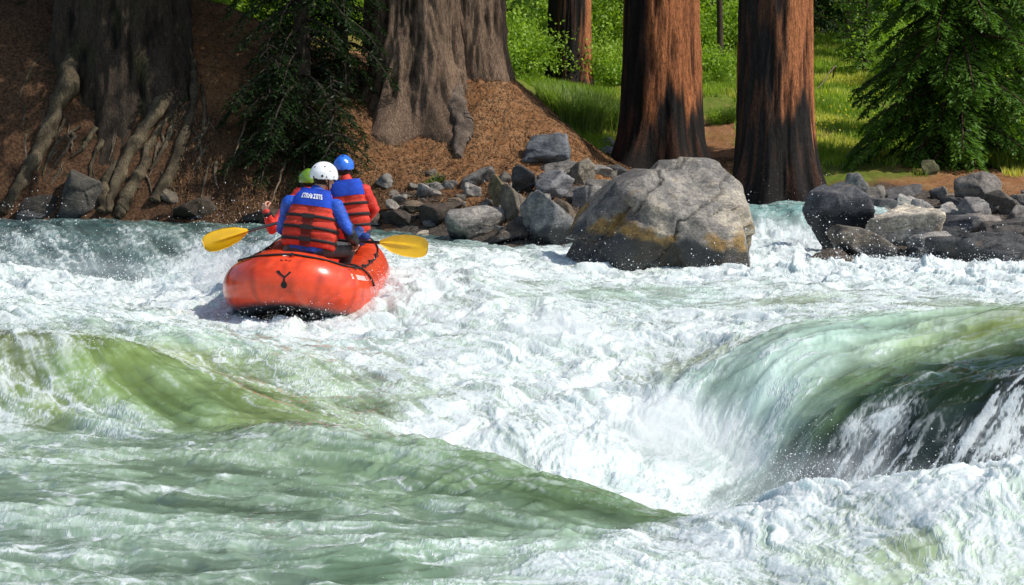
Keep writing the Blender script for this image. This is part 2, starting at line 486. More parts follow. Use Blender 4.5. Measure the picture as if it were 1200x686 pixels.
# surface character: px, py, foam, splash, r, g, b   (linear water body colour, paled to stand for sky reflection)
WC = [
 # far left ledge
 (0,262,.25,0,.05,.10,.11),(100,262,.3,0,.05,.11,.11),(200,264,.3,0,.06,.12,.11),(300,268,.2,.0,.08,.15,.14),(400,272,.2,0,.08,.15,.14),
 (30,285,.6,0,.12,.18,.19),(80,300,.5,0,.09,.145,.155),(130,315,.42,0,.07,.12,.13),(100,282,.5,0,.1,.16,.165),(150,290,.62,0,.14,.2,.2),(40,310,.5,0,.09,.14,.15),
 (180,285,.5,0,.1,.15,.14),(160,330,.6,.1,.1,.16,.16),(230,290,.75,.2,.12,.18,.17),(270,280,.3,.0,.08,.14,.14),
 (230,320,.97,.5,.4,.5,.5),(200,340,.97,.5,.4,.5,.48),(255,340,1,.6,.45,.52,.5),(0,320,.9,.5,.3,.4,.36),(60,325,.95,.6,.3,.4,.36),(130,348,.95,.4,.3,.42,.38),
 (0,350,.85,.3,.3,.4,.34),(60,360,.8,.3,.3,.42,.34),(130,365,.75,.2,.3,.44,.36),(200,375,.85,.2,.35,.48,.4),(260,380,.9,.2,.35,.48,.4),
 (250,400,.7,.1,.3,.42,.3),(330,400,.75,.1,.32,.46,.36),(400,400,.8,.1,.35,.48,.4),
 # green wave
 (0,395,.7,.35,.16,.2,.06),(60,400,.75,.4,.16,.22,.05),(30,440,.72,.2,.15,.2,.05),(0,470,.5,.1,.14,.2,.07),(80,440,.58,.1,.18,.27,.10),(110,420,.52,.2,.21,.30,.10),(150,420,.34,.2,.22,.31,.10),
 (150,450,.24,0,.18,.26,.09),(190,470,.2,0,.16,.24,.09),(200,440,.36,.1,.23,.32,.14),(250,480,.15,0,.16,.24,.11),(290,485,.2,0,.19,.25,.10),(60,480,.5,.15,.2,.26,.1),(220,425,.5,.1,.28,.34,.15),(300,465,.4,0,.16,.22,.07),
 (280,440,.5,.05,.22,.3,.14),(340,470,.5,0,.18,.25,.1),(350,440,.6,.05,.26,.34,.2),(420,480,.6,0,.25,.33,.2),(0,490,.75,.2,.2,.28,.2),(120,497,.65,.15,.2,.28,.2),
 # foreground
 (60,520,.48,0,.2,.275,.205),(200,520,.42,0,.2,.275,.19),(330,510,.4,0,.2,.27,.18),(450,530,.4,0,.18,.26,.16),(40,570,.38,0,.18,.25,.18),(150,590,.33,0,.165,.24,.165),(300,580,.36,0,.185,.265,.18),
 (450,580,.36,0,.185,.265,.165),(560,560,.3,0,.13,.2,.1),(650,580,.25,0,.11,.175,.085),(740,600,.25,0,.11,.175,.085),(60,640,.48,0,.19,.265,.2),(200,650,.44,0,.19,.265,.195),(350,640,.42,0,.19,.265,.195),
 (420,670,.28,0,.14,.22,.145),(300,680,.45,0,.19,.265,.195),(100,680,.5,0,.19,.265,.195),(500,620,.42,0,.185,.265,.18),(560,600,.4,0,.185,.265,.18),(600,640,.7,.1,.28,.4,.28),(500,670,.5,.1,.2,.3,.2),
 (680,620,.6,.1,.25,.36,.24),(560,670,.75,.2,.3,.42,.3),(640,670,.8,.2,.4,.52,.4),(760,630,.85,.3,.4,.5,.42),
 # right mound
 (850,610,.97,.6,.45,.55,.46),(940,570,1,.8,.5,.6,.52),(900,600,.95,.4,.42,.54,.42),(1000,600,.85,.3,.4,.5,.34),(1060,650,.6,.1,.4,.5,.28),(960,650,.8,.2,.42,.52,.36),(1150,580,.95,.5,.45,.55,.44),(1100,560,1,.7,.5,.6,.5),
 (1190,600,.9,.3,.42,.54,.4),(1150,660,.8,.2,.42,.52,.34),(1000,680,.75,.1,.4,.5,.32),(860,670,.85,.2,.42,.54,.4),(750,680,.85,.2,.42,.54,.4),(1200,550,1,.6,.5,.6,.5),
 # central froth
 (480,320,.95,.4,.45,.55,.5),(520,300,.85,.2,.4,.52,.44),(560,300,.9,.3,.45,.55,.48),(620,310,.97,.3,.5,.6,.5),(500,350,.95,.2,.42,.52,.44),(560,350,.85,.15,.42,.52,.4),(640,340,.75,.05,.42,.54,.42),(720,345,.65,.05,.4,.54,.42),
 (800,350,.7,.05,.4,.55,.45),(560,400,.85,.2,.4,.5,.38),(640,380,1,.8,.5,.6,.52),(640,410,1,.6,.5,.6,.52),(700,420,.9,.4,.46,.54,.4),(700,380,.9,.3,.46,.55,.44),(760,390,.9,.4,.46,.55,.44),(470,420,.85,.15,.4,.5,.38),(540,440,.9,.2,.42,.52,.4),
 (460,455,.7,.1,.32,.42,.26),(520,490,.9,.25,.42,.52,.38),(600,450,.95,.3,.46,.56,.46),(620,500,1,.5,.5,.6,.52),(700,480,1,.5,.5,.6,.54),(700,540,1,.4,.5,.6,.56),(780,500,1,.3,.5,.6,.56),(780,570,1,.3,.5,.6,.56),(832,416,.66,.2,.36,.42,.26),(840,400,.95,.4,.46,.55,.46),
 (420,390,.95,.4,.46,.55,.48),(350,382,1,.5,.5,.6,.52),(480,380,.9,.2,.42,.52,.42),(290,360,1,.5,.5,.6,.52),(460,340,1,.5,.5,.6,.52),
 # pour over
 (860,440,.55,.1,.36,.5,.42),(900,410,.45,.05,.44,.58,.5),(960,395,.35,0,.40,.55,.46),(1040,390,.3,0,.36,.5,.39),(1100,388,.35,0,.3,.38,.24),(850,500,.88,.1,.42,.55,.5),(900,470,.6,0,.46,.60,.53),(960,430,.5,0,.44,.58,.49),(1020,415,.5,0,.4,.52,.38),(1080,405,.3,0,.32,.42,.22),
 (880,540,.9,.1,.4,.54,.48),(920,500,.6,0,.42,.55,.46),(960,470,.5,0,.32,.45,.33),(1000,445,.35,0,.2,.31,.15),(1050,430,.2,0,.15,.22,.12),(1150,395,.3,0,.2,.26,.08),(1195,378,.3,0,.2,.24,.08),(1100,415,.18,0,.14,.2,.12),(1170,405,.25,0,.14,.2,.11),
 (900,560,.7,.1,.3,.38,.34),(930,535,.4,0,.08,.13,.09),(970,495,.2,0,.09,.15,.075),(1020,460,.15,0,.04,.085,.045),(1080,435,.12,0,.028,.055,.032),(1110,480,.25,.0,.024,.04,.03),(1100,450,.3,0,.028,.055,.032),(1140,425,.35,0,.02,.04,.02),
 (1000,500,.78,0,.03,.04,.04),(1040,490,.82,0,.03,.04,.04),(1000,545,.76,.2,.02,.03,.03),(1050,520,.74,0,.02,.03,.03),(960,550,.3,.1,.02,.03,.03),(1090,510,.3,0,.024,.034,.03),(1150,490,.7,0,.02,.03,.03),(1190,450,.66,0,.02,.03,.03),(1190,500,.74,0,.02,.03,.03),(1130,460,.3,0,.028,.055,.028),(1190,420,.25,0,.02,.04,.015),(1150,520,.66,.1,.02,.03,.03),
 # back right
 (920,345,.85,.3,.42,.52,.42),(1000,345,.8,.3,.42,.5,.38),(950,350,.6,.2,.3,.36,.24),(1060,350,.8,.2,.42,.5,.38),(1000,362,.8,.4,.42,.5,.38),(880,375,.85,.3,.44,.54,.44),(1130,360,.65,.2,.34,.4,.24),(1180,350,.8,.3,.42,.5,.4),(950,318,1,.8,.5,.6,.55),(1000,315,1,.9,.5,.6,.55),
 (1100,322,1,.9,.5,.6,.55),(1180,318,1,.9,.5,.6,.55),(880,325,.97,.6,.48,.58,.5),(820,330,.9,.3,.45,.56,.48),(1050,330,.95,.5,.48,.58,.48),(1150,335,.95,.5,.48,.58,.48),
 # chute
 (890,250,.3,0,.2,.34,.33),(930,248,.25,0,.18,.34,.32),(950,262,.35,0,.2,.36,.34),(890,264,.9,.1,.45,.56,.54),(945,262,.8,.1,.4,.52,.5),(915,258,.55,0,.28,.42,.4),(900,272,1,.3,.55,.65,.62),(930,272,1,.3,.55,.65,.62),(930,285,1,.5,.55,.65,.62),(900,295,1,.6,.5,.6,.6),(890,262,.7,.2,.4,.5,.5),
]
WDIR = [(30,270,50,305),(110,268,140,320),(200,272,240,305),(270,275,300,290),(20,340,80,352),(120,355,200,372),(330,270,400,274),
 (20,395,24,470),(70,400,90,470),(120,410,170,470),(160,420,230,465),(210,445,300,490),(260,430,350,475),(330,440,420,480),(0,500,100,500),(200,505,300,505),(100,560,200,568),(300,560,400,566),(400,560,500,580),(600,585,690,612),(560,545,650,570),(680,580,770,606),(200,650,300,654),(400,660,480,650),(550,650,650,640),
 (430,400,520,425),(520,400,620,415),(500,310,580,318),(620,325,720,340),(740,345,830,365),(640,440,700,470),(500,470,580,500),(820,360,900,350),(1000,350,1080,350),
 (1185,378,1090,388),(1080,388,980,400),(980,400,900,440),(900,430,865,500),(870,480,850,550),(1100,405,1000,440),(1000,445,930,510),(930,510,890,570),(1180,410,1080,430),(1080,435,1000,480),(1040,470,990,545),(1000,500,960,555),(1190,430,1130,480),(1130,460,1090,515),(1190,470,1160,525),
 (890,250,893,285),(930,250,935,285),(900,600,960,640),(1000,590,1060,640),(1150,580,1180,640),(800,640,860,660)]

class NoiseTex:
    def __init__(self, n=1024, cells=128, seed=3):
        r = np.random.default_rng(seed)
        a = r.normal(size=(n, n))
        f = np.fft.fftfreq(n) * n
        fr = np.sqrt(f[:, None] ** 2 + f[None] ** 2)
        a = np.fft.ifft2(np.fft.fft2(a) * np.exp(-(fr / cells) ** 2)).real
        self.a = (a / a.std()).astype(np.float32); self.n = n; self.c = cells
    def __call__(self, x, y):          # ~1 feature per unit
        n = self.n
        x = x * (n / self.c); y = y * (n / self.c)
        xi = np.floor(x); yi = np.floor(y); fx = (x - xi).astype(np.float32); fy = (y - yi).astype(np.float32)
        xi = xi.astype(np.int64) % n; yi = yi.astype(np.int64) % n
        x1 = (xi + 1) % n; y1 = (yi + 1) % n
        a = self.a
        return (a[yi, xi] * (1 - fx) + a[yi, x1] * fx) * (1 - fy) + (a[y1, xi] * (1 - fx) + a[y1, x1] * fx) * fy

def bil(A, fi, fj):
    fi = np.clip(fi, 0, A.shape[0] - 1.001); fj = np.clip(fj, 0, A.shape[1] - 1.001)
    i = np.clip(np.floor(fi).astype(int), 0, A.shape[0] - 2); j = np.clip(np.floor(fj).astype(int), 0, A.shape[1] - 2)
    u = (fi - i)[..., None]; v = (fj - j)[..., None]
    return (A[i, j] * (1 - v) + A[i, j + 1] * v) * (1 - u) + (A[i + 1, j] * (1 - v) + A[i + 1, j + 1] * v) * u

WATER = {}
RC = np.array([at_y(363, 300, 20.25)[0], 20.25, .14])     # the raft's middle at its waterline
def build_water():
    TH0, TH1 = -.37, .42
    Y0, Y1 = 5.0, 36.0
    NC, NR = 1400, 1080
    th = np.concatenate([np.linspace(-1.7, TH0 - .01, 46), np.linspace(TH0, TH1, NC), np.linspace(TH1 + .01, 1.7, 46)]); NC = len(th); ly = np.linspace(math.log(Y0), math.log(Y1), NR)
    # coarse control grids
    nc, nr = 150, 170
    cth = np.linspace(TH0, TH1, nc); cly = np.linspace(math.log(Y0), math.log(Y1), nr)
    CT, CL = np.meshgrid(cth, cly)
    q = np.stack([CT * TH, CL * LA], -1).reshape(-1, 2)
    P = []; Val = []
    for c in WC:
        p = hit(water_base, c[0], c[1], 6, 34, 900); P.append(uv_of(p[0], p[1])); Val.append(c[2:])
    P = np.array(P); Val = np.array(Val)
    CV = shepard(P, Val, q, 2.1, .02).reshape(nr, nc, 5)
    P = []; Dv = []
    for a, b, c, d in WDIR:
        p = hit(water_base, a, b, 6, 34, 900); r = hit(water_base, c, d, 6, 34, 900)
        m = (p + r) / 2; v = (r - p)[:2]; v /= np.linalg.norm(v) + 1e-9
        P.append(uv_of(m[0], m[1])); Dv.append(v)
    DV = shepard(np.array(P), np.array(Dv), q, 1.6, .15).reshape(nr, nc, 2)
    DV /= np.linalg.norm(DV, axis=-1)[..., None] + 1e-6
    T, L = np.meshgrid(th, ly)
    Y = np.exp(L); X = T * Y
    fi0 = (L - cly[0]) / (cly[1] - cly[0]); fj0 = (T - cth[0]) / (cth[1] - cth[0])
    def look(A, x, y):
        return bil(A, (np.log(np.maximum(y, 1)) - cly[0]) / (cly[1] - cly[0]), (x / np.maximum(y, 1) - cth[0]) / (cth[1] - cth[0]))
    ctl = bil(CV, fi0, fj0)
    foam, spl = ctl[..., 0], ctl[..., 1]
    rgb = ctl[..., 2:5]
    nt = NoiseTex()
    def lic(freq, length, steps, off):
        acc = np.zeros_like(X, np.float32)
        x = X.copy(); y = Y.copy()
        ds = length / steps
        d = look(DV, x, y)
        for k in range(steps):
            acc += nt(x * freq + off, y * freq + off * .7)
            x = x - d[..., 0] * ds; y = y - d[..., 1] * ds
            if k % 3 == 2: d = look(DV, x, y)
        return acc / math.sqrt(steps) * .8
    s1 = lic(2.6, 1.2, 12, 3.1)       # broad flow ribbons
    s2 = lic(9.0, .50, 12, 40.7)
    s3 = lic(26.0, .22, 10, 71.3)      # fine threads
    Z = water_base(X, Y)
    # warped froth
    wx = X + .25 * fbm2(X * 1.7, Y * 1.7, 2, 41); wy = Y + .25 * fbm2(X * 1.7, Y * 1.7, 2, 45)
    b1 = billow2(wx * 1.5, wy * 1.15, 2, 51)
    b2 = billow2(wx * 4.2, wy * 3.2, 3, 55, .55)
    b3 = billow2(wx * 15, wy * 12, 3, 61, .6)
    # lacy foam cover
    lace = 1 - np.abs(fbm2(wx * 5 + s2 * .12, wy * 4 + s2 * .12, 4, 71, .6)) * 1.9      # ridges
    lac2 = 1 - np.abs(fbm2(wx * 17, wy * 14, 3, 75, .6)) * 1.9
    patch = fbm2(wx * 1.3, wy * 1.3, 3, 81)
    still = 1 - sstep(.62, .9, foam)
    veil = sstep(.05, .02, rgb.mean(-1)) * still
    drive = .12 * s1 + .17 * s2 + .17 * s3 + .22 * patch + .22 * (lace - .45) + .26 * (lac2 - .5)
    F = foam + drive * (.55 + .35 * still) - .02
    grain = noise2(X * 38, Y * 30, 121) + .7 * noise2(X * 80, Y * 60, 122)
    fil = sstep(.26, .0, np.abs(s1 + .22 * s2 + .7 * fbm2(wx * 2.2, wy * 2.6, 3, 131))) * sstep(-.25, .35, patch + .15 * s2)
    fil2 = sstep(.24, .0, np.abs(s2 + .25 * s3 + .9 * fbm2(wx * 5, wy * 5, 3, 135))) * sstep(-.1, .5, -patch + .3 * s1)
    net = np.maximum(sstep(.58, .92, lace), .8 * sstep(.62, .95, lac2)) * sstep(.28, .65, foam)
    calm = sstep(.55, .95, F) * .30 + .45 * net * sstep(.2, .6, patch + .5) + (.80 * fil + .5 * fil2) * sstep(.05, .5, foam) * (1 - .6 * sstep(.045, .02, rgb.mean(-1)))
    calm = np.clip(calm + .10 * grain * sstep(.1, .5, calm), 0, .85)
    pat = .52 + .17 * s2 + .15 * s3 + .34 * (lac2 - .4) + .34 * (lace - .4) + .16 * grain + .22 * patch
    wild = np.clip(.22 + .78 * sstep(.02, .80, pat + (foam - .86) * 1.3), 0, .97)
    kk = sstep(.55, .85, foam)
    cover = calm * (1 - kk) + wild * kk
    veils = sstep(.06, .03, rgb.mean(-1)) * sstep(.2, .6, foam)
    cover = np.maximum(cover, veils * sstep(-.05, .55, .34 * s2 + .55 * s3 + .15 * s1 + .42 * (lac2 - .4) + .2 * grain + (foam - .62) * 1.7) * .85)
    cover = np.clip(cover - .12 * sstep(0.1, -.7, b2) * (1 - .5 * foam), 0, 1)
    hot = sstep(.55, 1.0, foam)
    # heights
    Z = Z + (.010 * s1 + .0034 * s2) * (.35 + .65 * still) + .0018 * s3 * (.9 - .75 * still)
    vx = X + .18 * fbm2(X * 1.1, Y * 1.6, 2, 141); vy = Y + .14 * fbm2(X * 1.1, Y * 1.6, 2, 145)
    rip = 1 - 2 * np.abs(noise2(vx * 2.6, vy * 5.2, 147)); rip2 = 1 - 2 * np.abs(noise2(vx * 6.5 + s2 * .08, vy * 13, 148))
    olive = sstep(.55, .3, rgb[..., 2] / rgb[..., 1])
    Z = Z + still * (1 - .65 * olive) * (.022 * rip + .008 * rip2 * (.4 + .6 * sstep(-.4, .4, patch)) + .0042 * (1 - 2 * np.abs(noise2(vx * 15 + s2 * .1, vy * 24, 149))) * (.3 + .7 * sstep(-.3, .4, s1)) + .0012 * noise2(X * 26, Y * 34, 95)) * (1 - .6 * veil)
    Z = Z + hot * (.062 * b1 * (.55 + .45 * sstep(9.6, 12, Y)) + (.010 + .014 * spl) * b2 + (.0035 + .004 * spl) * b3)
    Z = Z + cover * (.003 * b3) + (.03 + hot) * (.0022 * grain * np.clip(10 / Y, .3, 1.2))
    # leaping crests
    jet = np.clip(fbm2(wx * 2.4, wy * 1.2, 2, 101) + .35 * fbm2(wx * 8, wy * 4, 2, 105), 0, None)
    jet2 = np.clip(fbm2(X * 14, Y * 7, 3, 111), 0, None)
    near = .55 + .45 * sstep(18, 22, Y)
    Z = Z + near * spl ** 1.6 * (.17 * jet ** 1.6 + .06 * jet * jet2 + .010 * jet2)
    # the hull presses the water down
    hx, hy = X - RC[0], Y - RC[1]
    dd = (np.abs(hx) / .66) ** 2.5 + (np.abs(hy) / 1.75) ** 2.5
    Z = Z - np.maximum(Z - RC[2] + .12, 0) * sstep(1.05, .75, dd)
    shade = .86 + .14 * sstep(-.8, .6, b2)
    white = np.array([.80, .84, .835])
    body = rgb * (np.array([.97, .98, .95]) + np.array([.03, .02, .05]) * kk[..., None]) * (1 + .16 * np.clip(s1, -1.5, 1.5) + .10 * np.clip(s2, -1.5, 1.5) + .05 * np.clip(s3, -1.5, 1.5) + .14 * np.clip(patch, -1, 1))[..., None]
    aer = np.clip((.30 + .45 * kk) * sstep(.2, .8, F), 0, 1)[..., None] * (1 - veil[..., None])
    body = body * (1 - .45 * aer) + np.array([.5, .6, .52]) * .45 * aer
    col = body * (1 - cover[..., None]) + (white * (.94 + .06 * np.clip(b3, -1, 1) + .05 * np.clip(grain, -1, 1))[..., None]) * cover[..., None]
    col = np.clip(col, .004, .9)
    edge = np.maximum(sstep(TH1, TH1 + .05, T), sstep(TH0, TH0 - .05, T))
    Z = Z * (1 - edge) + (water_base(X, Y) - .02) * edge
    mean = rgb * (1 - foam[..., None] * .7) + white * foam[..., None] * .7
    col = col * (1 - edge[..., None]) + mean * edge[..., None]
    V = np.stack([X, Y, Z], -1).reshape(-1, 3)
    WATER.update(X=X, Y=Y, Z=Z, foam=foam, spl=spl, jet=jet, cly=ly, cth=th, DV=DV)
    me = mesh_from("river_water", V, grid_faces(NR, NC), [water_mat()], attrs={"tone": col.reshape(-1, 3), "foam": cover.reshape(-1)})
    o = link("river_water", me); tag(o, kind="structure")
    # the river goes on downstream behind the viewer and out to both sides
    xs = np.linspace(-80, 80, 60); ys = np.linspace(-60, 5.6, 30)
    A, B = np.meshgrid(xs, ys)
    C = -.03 + .03 * fbm2(A * .4, B * .4, 2, 7)
    tone = np.zeros((A.size, 3)); tone[:] = (.16, .24, .17)
    me = mesh_from("lower_water", np.stack([A, B, C], -1).reshape(-1, 3), grid_faces(30, 60), [water_mat()], attrs={"tone": tone, "foam": np.full(A.size, .3)})
    tag(link("lower_river_water", me), kind="structure")

_wm = []
def water_mat():
    if _wm: return _wm[0]
    t = NT("river_surface")
    v = t.coord()
    c = t.attr("tone"); f = t.attr("foam", "Fac")
    n = t.noise(v, 55, 3, .6); n2 = t.noise(v, 150, 2, .6)
    c2 = t.mix(t.math('MULTIPLY', f, .6), c, t.mix(t.mapr(n, .35, .65), (.72, .78, .76), (.93, .94, .93)), 'MULTIPLY')
    h = t.math('MULTIPLY', t.math('ADD', t.math('MULTIPLY', n, 1.0), t.math('MULTIPLY', n2, .5)), t.mapr(f, .15, .75, .06, 1.0))
    t.set(Base_Color=c2, Roughness=t.mapr(f, .1, .8, .05, .5), IOR=1.33, Specular_IOR_Level=.5,
          Normal=t.bump(h, .5, .022))
    t.bsdf.subsurface_method = 'RANDOM_WALK'
    t.set(Subsurface_Weight=t.math('MULTIPLY', f, .85), Subsurface_Scale=.11)
    t.bsdf.inputs['Subsurface Radius'].default_value = (.8, 1, 1)
    _wm.append(t.m)
    return t.m

def water_z(x, y):
    W = WATER
    fi = (np.log(np.maximum(y, 1)) - W['cly'][0]) / (W['cly'][1] - W['cly'][0])
    fj = np.interp(x / np.maximum(y, 1), W['cth'], np.arange(len(W['cth'])))
    return bil(W['Z'][..., None], np.asarray(fi), np.asarray(fj))[..., 0]
# ------------------------------------------------------------------ vegetation
def bark_mat(name, bump=.6):
    t = NT(name); v = t.coord((9, 9, 1.6))
    c = t.attr("tone"); n = t.noise(v, 5, 5, .65); n2 = t.noise(t.coord((30, 30, 10)), 3, 3, .6)
    c = t.mix(1.0, c, t.mix(t.mapr(n, .3, .7), (.45, .42, .4), (1.2, 1.2, 1.2)), 'MULTIPLY')
    c = t.mix(1.0, c, t.mix(t.mapr(n2, .35, .65), (.6, .58, .56), (1.2, 1.2, 1.2)), 'MULTIPLY')
    t.set(Base_Color=c, Roughness=.9, Specular_IOR_Level=.2, Normal=t.bump(t.math('ADD', n, t.math('MULTIPLY', n2, .5)), bump, .03))
    return t.m
def leaf_mat(name, trans=.4):
    t = NT(name); c = t.attr("tone")
    t.set(Base_Color=c, Roughness=.5, Specular_IOR_Level=.25)
    tr = t.n("ShaderNodeBsdfTranslucent"); t.t.links.new(t.mix(1.0, c, (1.3, 1.35, .6), 'MULTIPLY'), tr.inputs[0])
    mx = t.n("ShaderNodeMixShader"); mx.inputs[0].default_value = trans
    t.t.links.new(t.bsdf.outputs[0], mx.inputs[1]); t.t.links.new(tr.outputs[0], mx.inputs[2]); t.t.links.new(mx.outputs[0], t.out.inputs[0])
    return t.m
BARK = bark_mat("bark"); LEAF = leaf_mat("foliage"); GRASSM = leaf_mat("grass_blades", .45)

def trunk_arrays(height, Rf, lobes, ridge, colf, na=200, fine=5.2, seed=0, lean=(0, 0), below=1.2, twist=.0, bend=0.0):
    """Rf(h) radius; lobes: (theta, amp, width, hfall); returns V,F,tone; theta 0 = +x, -pi/2 faces the viewer"""
    h = np.concatenate([np.arange(-below, fine, .032), np.linspace(fine + .1, height, 60)])
    th = np.linspace(0, 2 * np.pi, na, endpoint=False)
    H, T = np.meshgrid(h, th, indexing='ij')
    Rr = Rf(H)
    for t0, amp, wd, hf in lobes:
        d = (T - t0 + np.pi) % (2 * np.pi) - np.pi
        Rr = Rr + amp * np.exp(-np.maximum(H, -.4) / hf) * np.exp(-(d / wd) ** 2)
    cx, cy = np.cos(T + twist * H), np.sin(T + twist * H)
    f, fz, dep = ridge
    R0 = Rf(np.array([2.0]))[0]
    wob = .35 * noise3(cx * R0 * 2, cy * R0 * 2, H * .5, seed + 3)
    n1 = noise3(cx * R0 * f + wob, cy * R0 * f, H * fz, seed)
    n2 = noise3(cx * R0 * f * 2.7, cy * R0 * f * 2.7 + wob, H * fz * 2.1, seed + 1)
    n3 = noise3(cx * R0 * f * 6, cy * R0 * f * 6, H * fz * 7, seed + 2)
    rid = 1 - 2.2 * np.abs(n1)
    rid2 = 1 - 2.2 * np.abs(n2)
    Rr = Rr * (1 + .05 * noise3(cx * 1.5, cy * 1.5, H * .35, seed + 4)) + dep * (rid * .75 + rid2 * .4 + n3 * .16)
    X = Rr * cx + lean[0] * H + bend * np.sin(H * .8); Y = Rr * cy + lean[1] * H
    tone = colf(H, T, rid * .6 + rid2 * .4, n3, cx, cy)
    V = np.stack([X, Y, H], -1).reshape(-1, 3)
    return V, grid_faces(len(h), na, True), tone.reshape(-1, 3)

def seq_col(char_h, char_shade_side, seed, base=(.41, .155, .064), dark=(.045, .018, .009)):
    def f(H, T, rid, n3, cx, cy):
        k = sstep(-.3, .62, rid + .35 * n3)[..., None]
        c = np.array(dark) * (1 - k) + np.array(base) * k
        nn = noise3(cx * 2.2, cy * 2.2, H * .55, seed + 9); ns = noise3(cx * 7, cy * 7, H * 1.2, seed + 10)
        c = c * (1 + .35 * nn + .2 * noise3(cx * 14, cy * 14, H * .3, seed + 14))[..., None]
        d = (T - char_shade_side[0] + np.pi) % (2 * np.pi) - np.pi
        ch = sstep(.35, -.25, (H - char_h) / 1.0 + .9 * nn + .55 * ns + .25 * rid)
        ch = np.maximum(ch, sstep(.3, -.15, np.abs(d) - char_shade_side[1] + .35 * nn + .3 * ns))  # dark left band: char plus the painted side away from the sun
        ch = ch * (1 - .15 * sstep(.3, .8, ns + rid * .5))
        return np.clip(c * (1 - ch[..., None]) + np.array([.012, .010, .009]) * (1 + 1.0 * sstep(.1, .9, rid))[..., None] * ch[..., None], .003, .6)
    return f
def grey_col(a, b, seed, moss=0.0):
    def f(H, T, rid, n3, cx, cy):
        k = sstep(-.25, .55, rid + .4 * n3)[..., None]
        nn = noise3(cx * 2.5, cy * 2.5, H * .8, seed + 9)
        c = np.array(a) * (1 - k) + np.array(b) * k
        c = c * (1 + .4 * nn)[..., None]
        m = moss * sstep(.1, .7, noise3(cx * 4, cy * 4, H * 2, seed + 11))[..., None]
        return np.clip(c * (1 - m) + np.array([.05, .062, .015]) * m, .003, .5)
    return f

def leaf_quads(P, Dr, Nn, ln, wd):
    """rhombic leaves: base point, direction, side vector"""
    a = P; b = P + Dr * ln[:, None] * .5 + Nn * wd[:, None] * .5
    c = P + Dr * ln[:, None]; d = P + Dr * ln[:, None] * .5 - Nn * wd[:, None] * .5
    V = np.stack([a, b, c, d], 1).reshape(-1, 3)
    return V, np.arange(len(V)).reshape(-1, 4)

def unit(v): return v / (np.linalg.norm(v, axis=-1, keepdims=True) + 1e-9)

def conifer_arrays(h, base, lenf, nb, seed, dark=(.012, .03, .008), light=(.05, .10, .018), leaf=.10, step=.07, droop=.5, rb=.12, upsw=.15, fat=.35):
    r = np.random.default_rng(seed)
    Vs, Ts = [], []; limbs = []
    for i in range(nb):
        f = (i + r.uniform(0, 1)) / nb
        hh = base + (h - base) * f
        L = lenf(f) * r.uniform(.65, 1.12)
        az = i * 2.39996 + r.uniform(-.5, .5)
        ns = max(3, int(L / step)); t = np.linspace(.12, 1, ns)
        out = np.array([math.cos(az), math.sin(az), 0]); side = np.array([-out[1], out[0], 0])
        dr = droop * r.uniform(.7, 1.35)
        bendv = r.uniform(-.15, .15)
        pos = np.array([0, 0, hh]) + out * (L * t)[:, None] + side * (L * bendv * t ** 2)[:, None] + np.array([0, 0, 1]) * (L * (upsw * t - dr * t ** 2))[:, None]
        limbs.append(tube(np.concatenate([[[0, 0, hh]], pos[::3], pos[-1:]]), np.linspace(.02 + .012 * L, .006, len(pos[::3]) + 2), 5, False))
        for s in (-1, 1):
            tl = (fat * L * (1 - t * .75) * r.uniform(.6, 1.15, ns) + .05)
            m = max(3, int(tl.max() / (leaf * .42)))
            u = np.linspace(.05, 1, m)
            tw = unit(side * s + out * r.uniform(.35, .9, ns)[:, None] - np.array([0, 0, 1]) * r.uniform(.1, .75, ns)[:, None])
            PP = pos[:, None] + tw[:, None] * (tl[:, None] * u[None])[..., None] - np.array([0, 0, 1]) * (tl[:, None] * u[None] ** 2 * .35)[..., None]
            alt = np.where(np.arange(m) % 2 == 0, 1., -1.)
            dd = unit(tw[:, None] + unit(np.cross(tw, [0, 0, 1.]))[:, None] * alt[None, :, None] * .55 + r.normal(0, .25, (ns, m, 3)) - np.array([0, 0, .25]))
            PP = PP.reshape(-1, 3); dd = dd.reshape(-1, 3)
            nn = unit(np.cross(dd, unit(r.normal(0, .5, dd.shape) + np.array([0, 0, 1.]))))
            k = len(PP)
            V, _ = leaf_quads(PP, dd, nn, leaf * r.uniform(.7, 1.3, k), leaf * .36 * r.uniform(.7, 1.3, k))
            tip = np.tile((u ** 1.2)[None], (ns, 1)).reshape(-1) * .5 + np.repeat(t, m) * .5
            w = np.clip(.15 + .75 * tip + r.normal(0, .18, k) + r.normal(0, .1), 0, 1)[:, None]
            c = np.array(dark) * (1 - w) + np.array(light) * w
            Vs.append(V); Ts.append(np.repeat(c, 4, 0))
    V = np.concatenate(Vs); T = np.concatenate(Ts)
    return V, np.arange(len(V)).reshape(-1, 4), T, join(limbs)

